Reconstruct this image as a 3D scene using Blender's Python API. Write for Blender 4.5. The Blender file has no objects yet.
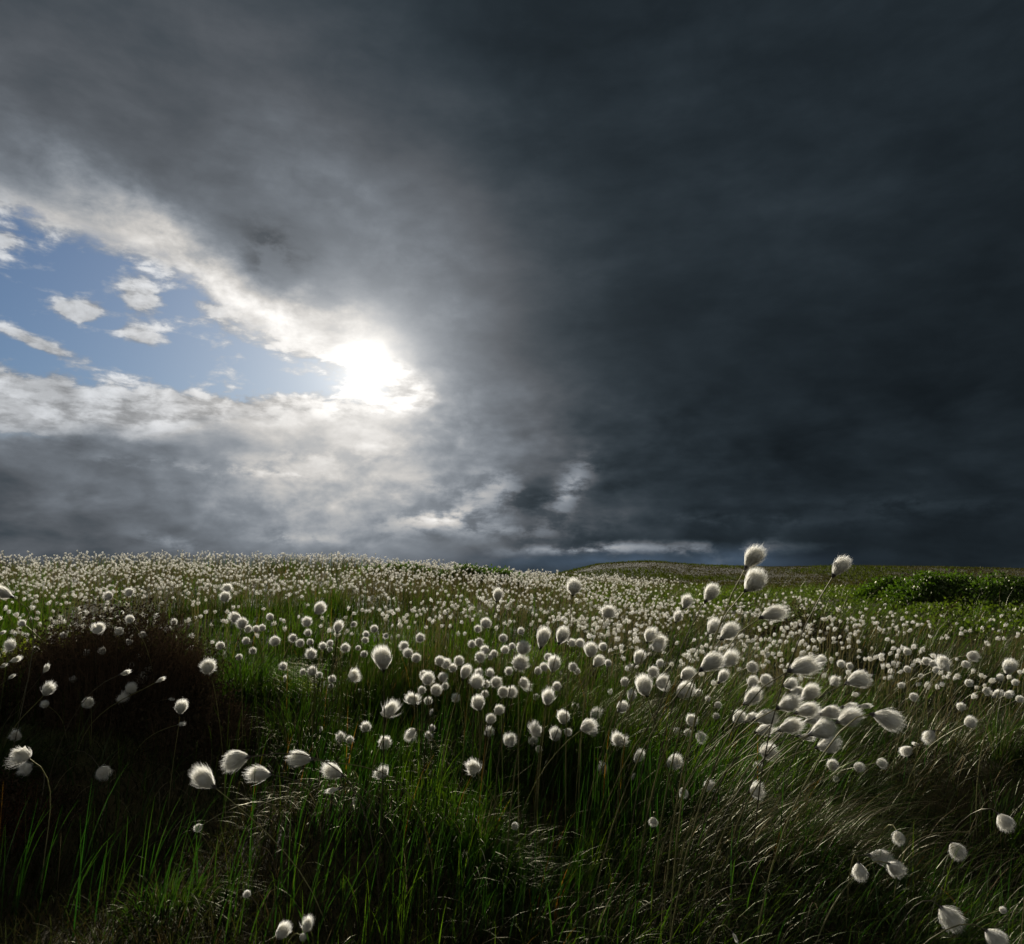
import bpy, math, numpy as np
from mathutils import Vector, Matrix
rng = np.random.default_rng(11)
R = lambda a: a * math.pi / 180
SC = bpy.context.scene
COL = SC.collection
Q = 1.0; EXPO = 0.6; WSTR = .1; SKYTINT = (.031, .040, .054); BACKFILL = .75

# ------------------------------------------------------------------ camera
F = 700.0; CX = 512.0; CY = 472.0
PITCH = R(8.8); CAMZ = 0.60
cam_d = bpy.data.cameras.new('camera'); cam = bpy.data.objects.new('camera', cam_d); COL.objects.link(cam)
cam_d.sensor_width = 36; cam_d.lens = F / 1024 * 36
cam_d.clip_start = 0.02; cam_d.clip_end = 3000
cam.location = (0, 0, CAMZ); cam.rotation_euler = (R(90) + PITCH, 0, 0)
cam_d.dof.use_dof = True; cam_d.dof.focus_distance = 1.9; cam_d.dof.aperture_fstop = 11
SC.camera = cam
cP, sP = math.cos(PITCH), math.sin(PITCH)
def ray(px, py):
    u = (px - CX) / F; v = (CY - py) / F
    return np.array([u, cP - sP * v, sP + cP * v])
def azel(px, py):
    d = ray(px, py); d = d / np.linalg.norm(d)
    return math.degrees(math.atan2(d[0], d[1])), math.degrees(math.asin(d[2]))

# ------------------------------------------------------------------ value noise
G = np.random.default_rng(5).random((128, 128))
def vnoise(x, y):
    x = np.asarray(x, float) + 1000.; y = np.asarray(y, float) + 1000.
    xi = np.floor(x).astype(int); yi = np.floor(y).astype(int)
    fx = x - xi; fy = y - yi
    fx = fx * fx * (3 - 2 * fx); fy = fy * fy * (3 - 2 * fy)
    a = G[xi % 128, yi % 128]; b = G[(xi + 1) % 128, yi % 128]
    c = G[xi % 128, (yi + 1) % 128]; d = G[(xi + 1) % 128, (yi + 1) % 128]
    return (a * (1 - fx) + b * fx) * (1 - fy) + (c * (1 - fx) + d * fx) * fy
def fbm(x, y, n=3):
    s = 0; a = .5; t = 0
    for i in range(n):
        s = s + a * vnoise(x * 2 ** i + 17.3 * i, y * 2 ** i - 9.1 * i); t += a; a *= .5
    return s / t
def sstep(a, b, x):
    t = np.clip((x - a) / (b - a), 0, 1); return t * t * (3 - 2 * t)

# ------------------------------------------------------------------ terrain height
LY = [-5, 0, 1, 2, 3, 5, 8, 11, 14, 17, 22, 40, 90, 400, 3000]
LZ = [-.2, -.12, -.06, 0, .05, .16, .36, .56, .76, .80, .62, .1, -1, -6, -40]
RY = [-5, 0, 1, 2, 3, 4, 6, 9, 14, 20, 30, 50, 90, 400, 3000]
RZ = [-.2, -.12, -.12, -.12, -.08, -.02, .09, .20, .30, .25, .30, .75, .9, -3, -40]
HUMPS = [  # x, y, amplitude, radius
    (-1.45, 2.5, .10, .5), (1.45, 2.35, .13, .38), (1.12, 1.78, -.10, .28), (.62, 1.7, .11, .34),
    (-.42, 1.75, .10, .28), (.03, 2.1, -.10, .22), (-.9, 1.75, -.06, .4), (-1.15, 2.0, .05, .25),
    (.25, 2.9, .05, .4), (-.9, 3.2, .05, .5), (.95, 2.8, .06, .35), (.0, 3.6, .07, .5), (2.3, 3.3, -.04, .5)]
def ground(x, y):
    x = np.asarray(x, float); y = np.asarray(y, float)
    u = x / np.maximum(np.abs(y), .8)
    t = sstep(-.30, .22, u)
    z = np.interp(y, LY, LZ) * (1 - t) + np.interp(y, RY, RZ) * t
    damp = 1 / (1 + (np.hypot(x, y) / 40) ** 2)
    z = z + .11 * (fbm(x * .55, y * .55, 2) - .5) * damp + .13 * (fbm(x * 1.9 + 5, y * 1.9, 2) - .5) * damp
    for hx, hy, a, r in HUMPS:
        z = z + a * np.exp(-((x - hx) ** 2 + (y - hy) ** 2) / r ** 2)
    # far brown ridge on the right
    az = np.degrees(np.arctan2(x, np.maximum(y, .01)))
    crest = np.interp(az, [-4, 3, 7, 11, 16, 20, 25, 31, 37, 45], [0, .45, 1.25, 1.35, 1.05, .9, .9, .8, .6, .4])
    dist = np.hypot(x, y)
    env = np.exp(-((dist - 62) / 15) ** 2) * (y > 0)
    z = z + env * crest * (1 + .25 * (fbm(x * .12, y * .12, 3) - .5))
    return z

# ------------------------------------------------------------------ helpers
def link_tags(o, kind=None, label=None, cat=None, group=None):
    if kind: o['kind'] = kind
    if label: o['label'] = label
    if cat: o['category'] = cat
    if group: o['group'] = group
    return o
def np_mesh(name, verts, faces4=None, faces3=None, mats=(), matidx=None, tint=None, smooth=True):
    me = bpy.data.meshes.new(name)
    f4 = np.zeros((0, 4), int) if faces4 is None else np.asarray(faces4)
    f3 = np.zeros((0, 3), int) if faces3 is None else np.asarray(faces3)
    n4, n3 = len(f4), len(f3)
    me.vertices.add(len(verts)); me.vertices.foreach_set('co', np.asarray(verts, np.float32).ravel())
    loops = np.concatenate([f4.ravel(), f3.ravel()]).astype(np.int32)
    me.loops.add(len(loops)); me.loops.foreach_set('vertex_index', loops)
    me.polygons.add(n4 + n3)
    st = np.concatenate([np.arange(n4) * 4, n4 * 4 + np.arange(n3) * 3]).astype(np.int32)
    me.polygons.foreach_set('loop_start', st)
    if smooth: me.polygons.foreach_set('use_smooth', np.ones(n4 + n3, bool))
    for m in mats: me.materials.append(m)
    if matidx is not None: me.polygons.foreach_set('material_index', np.asarray(matidx, np.int32))
    me.update(calc_edges=True)
    if tint is not None:
        a = me.attributes.new('tint', 'FLOAT_COLOR', 'POINT')
        c = np.ones((len(verts), 4), np.float32); c[:, :3] = tint
        a.data.foreach_set('color', c.ravel())
    return me
def mk(name, me, parent=None):
    o = bpy.data.objects.new(name, me); COL.objects.link(o)
    if parent is not None: o.parent = parent
    return o

# ------------------------------------------------------------------ materials
def newmat(name):
    m = bpy.data.materials.new(name); m.use_nodes = True
    nt = m.node_tree; nt.nodes.clear()
    return m, nt, nt.nodes.new('ShaderNodeOutputMaterial')
def leafmat(name, trans=.5, rough=.35, gloss=.08, tsat=(.95, 1.1, .45)):
    m, nt, out = newmat(name)
    at = nt.nodes.new('ShaderNodeAttribute'); at.attribute_name = 'tint'
    d = nt.nodes.new('ShaderNodeBsdfDiffuse'); t = nt.nodes.new('ShaderNodeBsdfTranslucent')
    g = nt.nodes.new('ShaderNodeBsdfGlossy'); g.inputs['Roughness'].default_value = rough
    g.inputs['Color'].default_value = (.9, .86, .66, 1)
    mu = nt.nodes.new('ShaderNodeVectorMath'); mu.operation = 'MULTIPLY'; mu.inputs[1].default_value = tsat
    nt.links.new(at.outputs['Color'], mu.inputs[0])
    nt.links.new(at.outputs['Color'], d.inputs['Color']); nt.links.new(mu.outputs[0], t.inputs['Color'])
    a = nt.nodes.new('ShaderNodeMixShader'); a.inputs[0].default_value = trans
    nt.links.new(d.outputs[0], a.inputs[1]); nt.links.new(t.outputs[0], a.inputs[2])
    b = nt.nodes.new('ShaderNodeMixShader'); b.inputs[0].default_value = gloss
    nt.links.new(a.outputs[0], b.inputs[1]); nt.links.new(g.outputs[0], b.inputs[2])
    nt.links.new(b.outputs[0], out.inputs[0])
    return m
M_GRASS = leafmat('grass_blade', .5, .42, .03)
M_DRY = leafmat('dry_grass_blade', .35, .42, .035, (1.1, 1.05, .9))
M_LEAF = leafmat('shrub_leaf', .5, .45, .04)
M_TWIG = leafmat('heather_twig', .12, .6, .004, (1.1, 1, .9))
M_MOOR = leafmat('moor_grass_blade', .45, .5, .008, (1.1, 1.15, .6))
M_STEM = leafmat('cotton_stem', .2, .4, .05, (1.1, 1.1, .9))
def cottonmat(name, trans, col):
    m, nt, out = newmat(name)
    d = nt.nodes.new('ShaderNodeBsdfDiffuse'); t = nt.nodes.new('ShaderNodeBsdfTranslucent')
    n = nt.nodes.new('ShaderNodeTexNoise'); n.inputs['Scale'].default_value = 3.5
    tc = nt.nodes.new('ShaderNodeTexCoord'); nt.links.new(tc.outputs['Object'], n.inputs['Vector'])
    r = nt.nodes.new('ShaderNodeValToRGB')
    r.color_ramp.elements[0].position = .3; r.color_ramp.elements[0].color = (col[0] * .86, col[1] * .85, col[2] * .80, 1)
    r.color_ramp.elements[1].position = .65; r.color_ramp.elements[1].color = (*col, 1)
    nt.links.new(n.outputs['Fac'], r.inputs[0])
    nt.links.new(r.outputs[0], d.inputs[0]); nt.links.new(r.outputs[0], t.inputs[0])
    a = nt.nodes.new('ShaderNodeMixShader'); a.inputs[0].default_value = trans
    nt.links.new(d.outputs[0], a.inputs[1]); nt.links.new(t.outputs[0], a.inputs[2])
    nt.links.new(a.outputs[0], out.inputs[0])
    return m
M_COT = cottonmat('cotton_hair', .72, (.95, .93, .87))
M_CORE = cottonmat('cotton_core', .88, (.97, .955, .91))
def plainmat(name, col, rough=.8):
    m, nt, out = newmat(name)
    p = nt.nodes.new('ShaderNodeBsdfPrincipled'); p.inputs['Roughness'].default_value = rough
    n = nt.nodes.new('ShaderNodeTexNoise'); n.inputs['Scale'].default_value = 400
    r = nt.nodes.new('ShaderNodeValToRGB')
    r.color_ramp.elements[0].color = (col[0] * .6, col[1] * .6, col[2] * .6, 1); r.color_ramp.elements[1].color = (col[0] * 1.5, col[1] * 1.5, col[2] * 1.5, 1)
    nt.links.new(n.outputs['Fac'], r.inputs[0]); nt.links.new(r.outputs[0], p.inputs['Base Color'])
    nt.links.new(p.outputs[0], out.inputs[0]); return m
M_BRACT = plainmat('bract', (.045, .035, .028), .6)
def groundmat():
    m, nt, out = newmat('peat_and_moss')
    p = nt.nodes.new('ShaderNodeBsdfPrincipled'); p.inputs['Roughness'].default_value = .95
    p.inputs['Specular IOR Level'].default_value = .1
    tc = nt.nodes.new('ShaderNodeTexCoord')
    n = nt.nodes.new('ShaderNodeTexNoise'); n.inputs['Scale'].default_value = .9; n.inputs['Detail'].default_value = 9; n.inputs['Roughness'].default_value = .65
    nt.links.new(tc.outputs['Object'], n.inputs['Vector'])
    r = nt.nodes.new('ShaderNodeValToRGB'); e = r.color_ramp.elements
    e[0].position = .36; e[0].color = (.030, .020, .012, 1); e[1].position = .66; e[1].color = (.050, .065, .016, 1)
    k = e.new(.5); k.color = (.055, .045, .018, 1)
    nt.links.new(n.outputs['Fac'], r.inputs[0]); nt.links.new(r.outputs[0], p.inputs['Base Color'])
    n2 = nt.nodes.new('ShaderNodeTexNoise'); n2.inputs['Scale'].default_value = 6; n2.inputs['Detail'].default_value = 8
    nt.links.new(tc.outputs['Object'], n2.inputs['Vector'])
    b = nt.nodes.new('ShaderNodeBump'); b.inputs['Strength'].default_value = .9; b.inputs['Distance'].default_value = .06
    nt.links.new(n2.outputs['Fac'], b.inputs['Height']); nt.links.new(b.outputs[0], p.inputs['Normal'])
    nt.links.new(p.outputs[0], out.inputs[0]); return m

# ------------------------------------------------------------------ ground sheet (polar grid, fine near the camera)
rr = np.concatenate([np.linspace(0.0, 6, 150), np.geomspace(6.05, 100, 190)[0:], np.geomspace(104, 2600, 40)])
na = 420
aa = np.linspace(-math.pi, math.pi, na, endpoint=False)
# denser angles in front
aa = aa - .55 * np.sin(aa); aa = np.sort(aa)
RR, AA = np.meshgrid(rr, aa, indexing='ij')
X = RR * np.sin(AA); Y = RR * np.cos(AA)
Z = ground(X, Y)
V = np.stack([X, Y, Z], -1).reshape(-1, 3)
i = np.arange(len(rr) - 1)[:, None]; j = np.arange(na)[None, :]; j2 = (j + 1) % na
fc = np.stack([i * na + j, i * na + j2, (i + 1) * na + j2, (i + 1) * na + j], -1).reshape(-1, 4)
fc = fc[:, ::-1]
gr = mk('ground', np_mesh('ground', V, faces4=fc, mats=[groundmat()]))
link_tags(gr, 'structure', 'uneven dark peaty moorland rising gently to the skyline', 'ground')

# ------------------------------------------------------------------ blades
def blades(base, L, az, lean, width, tint, K=4, droop=.35, wang=None):
    """one mesh of curved tapering blades; returns verts, faces, tints"""
    n = len(base)
    dirh = np.stack([np.sin(az), np.cos(az), np.zeros(n)], -1)
    up = np.array([0, 0, 1.])
    P1 = base + (up * (L * .55)[:, None]) + dirh * (L * lean * .22)[:, None]
    hz = np.sqrt(np.clip(1 - lean ** 2, .02, 1)) * L * (1 - droop * lean)
    P2 = base + dirh * (L * lean)[:, None] + up * hz[:, None]
    if wang is None: wang = rng.uniform(0, math.pi, n)
    wd = np.stack([np.cos(wang), np.sin(wang), np.zeros(n)], -1)
    vs = []
    for k in range(K + 1):
        t = k / K
        c = base * (1 - t) ** 2 + P1 * 2 * t * (1 - t) + P2 * t * t
        w = (width * (1 - t ** 1.6) * .5 + .00012)[:, None]
        vs.append(c - wd * w); vs.append(c + wd * w)
    Vv = np.stack(vs, 1)                     # n, 2(K+1), 3
    o = (np.arange(n) * 2 * (K + 1))[:, None]
    fs = np.concatenate([np.stack([o[:, 0] + 2 * k, o[:, 0] + 2 * k + 1, o[:, 0] + 2 * k + 3, o[:, 0] + 2 * k + 2], -1) for k in range(K)])
    tt = np.repeat(tint, 2 * (K + 1), 0)
    return Vv.reshape(-1, 3), fs, tt
def merge(parts):
    vs, fs, ts, off = [], [], [], 0
    for v, f, t in parts:
        vs.append(v); fs.append(f + off); ts.append(t); off += len(v)
    return np.concatenate(vs), np.concatenate(fs), np.concatenate(ts)
def sector(n, d0, d1, umax=1.12, p=1.0):
    n = int(n * 1.3)
    """points in the viewing wedge, a bit wider than the frame; p sets the fall-off with distance"""
    q = rng.random(n)
    d = (d0 ** (2 - p) + q * (d1 ** (2 - p) - d0 ** (2 - p))) ** (1 / (2 - p))
    u = rng.uniform(-umax, umax, n)
    return u * d, d
HEATHER = [  # x, y, radius x, radius y, height
    (-1.38, 2.55, .36, .30, .34), (-1.98, 2.35, .36, .38, .24), (2.15, 5.3, .38, .3, .34), (-1.32, 1.78, .26, .2, .13),
    (-1.72, 2.75, .24, .24, .36), (-1.02, 2.38, .20, .18, .17)]
def inheather(x, y, k=1.0):
    m = np.zeros(len(x), bool)
    for hx, hy, a, b, h in HEATHER: m |= (((x - hx) / (a * k)) ** 2 + ((y - hy) / (b * k)) ** 2) < 1
    return m
def holes(x, y):
    """0..1 how much grass grows (dark hollows stay nearly bare)"""
    g = np.ones(len(x))
    for hx, hy, a, r in HUMPS:
        if a < -.05: g *= 1 - .8 * np.exp(-((x - hx) ** 2 + (y - hy) ** 2) / (r * .95) ** 2)
    return g
def grass_layer(n, d0, d1, Lm, wm, kind, p=1.0, K=4):
    x, y = sector(n, d0, d1, p=p); n = len(x)
    u = x / y
    if kind == 'green':
        prob = .25 + .75 * sstep(.38, .6, fbm(x * 1.1 + 3, y * 1.1, 3))
        prob *= np.where(x > .3 * y, .75, 1)
    elif kind == 'dry':
        prob = (.12 + .88 * sstep(.42, .62, fbm(x * 1.3 + 40, y * 1.3 + 7, 3))) * (.35 + .65 * sstep(-.1, .25, u))
    elif kind == 'brown':
        prob = sstep(.45, .6, fbm(x * .6 + 80, y * .6 + 31, 3))
    keep = (rng.random(n) < prob * (holes(x, y) if d0 < 3 else 1)) & ~inheather(x, y, .9)
    if d0 < 8: keep &= rng.random(n) < .14 + .72 * sstep(.36, .52, fbm(x * 2.3 + 33, y * 2.3 + 12, 2))
    near = sstep(2.6, 1.5, y)
    thin = .24 + .35 * sstep(.1, .5, u)
    if kind == 'green': keep &= rng.random(n) < 1 - near * (1 - thin)
    if kind == 'dry': keep &= rng.random(n) < 1 - near * (.35 - .3 * sstep(.0, .3, u))
    keep &= ~((u < -.2) & (y < 2.7) & (rng.random(n) < .75))
    keep &= ~((u < .15) & (y < 1.75) & (rng.random(n) < .45))
    x, y, u = x[keep], y[keep], u[keep]; m = len(x)
    z = ground(x, y) - .01
    tuft = fbm(x * 3.1 + 11, y * 3.1 + 2, 2)
    L = Lm * rng.lognormal(0, .28, m) * (.45 + 1.1 * tuft)
    L = np.minimum(L, .9 * Lm + .16) * (1 - .45 * sstep(2.4, 1.5, y))
    L = L * (.55 + .8 * sstep(.36, .58, fbm(x * 2.3 + 33, y * 2.3 + 12, 2)))
    right = sstep(-.15, .45, u)
    az0 = R(150) - R(50) * right          # blown towards the camera and to the right
    v0 = 1 - .35 * sstep(2.3, 1.5, y)
    az = az0 + rng.normal(0, .75 - .35 * right, m)
    lean = np.clip(rng.normal(.32 + .33 * right, .2, m), .03, .95)
    if kind == 'dry': lean = np.clip(lean + rng.normal(.18, .15, m), .05, .98)
    base = np.stack([x, y, z], -1)
    w = wm * rng.uniform(.6, 1.3, m) * np.maximum(1, y / max(d0, 1.5)) ** .55
    c = rng.random((m, 1)); v = rng.uniform(.7, 1.3, (m, 1))
    if kind == 'green':
        tint = (np.array([.018, .050, .004]) * (1 - c) + np.array([.056, .080, .006]) * c) * v * (.45 + 1.1 * sstep(.38, .62, fbm(x * 1.7 + 60, y * 1.7 + 5, 3)))[:, None]
        o = rng.random(m) < .015; tint[o] = np.array([.14, .07, .02])
    elif kind == 'dry':
        tint = np.where(rng.random((m, 1)) < .3, np.array([.12, .10, .055]), np.array([.036, .066, .009]) * (1 - c) + np.array([.034, .034, .010]) * c) * v
    else:
        tint = (np.array([.058, .050, .020]) * (1 - c) + np.array([.055, .034, .026]) * c) * v
    return blades(base, L, az, lean, w, tint, K, droop=.35 if kind != 'dry' else .6)
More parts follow.
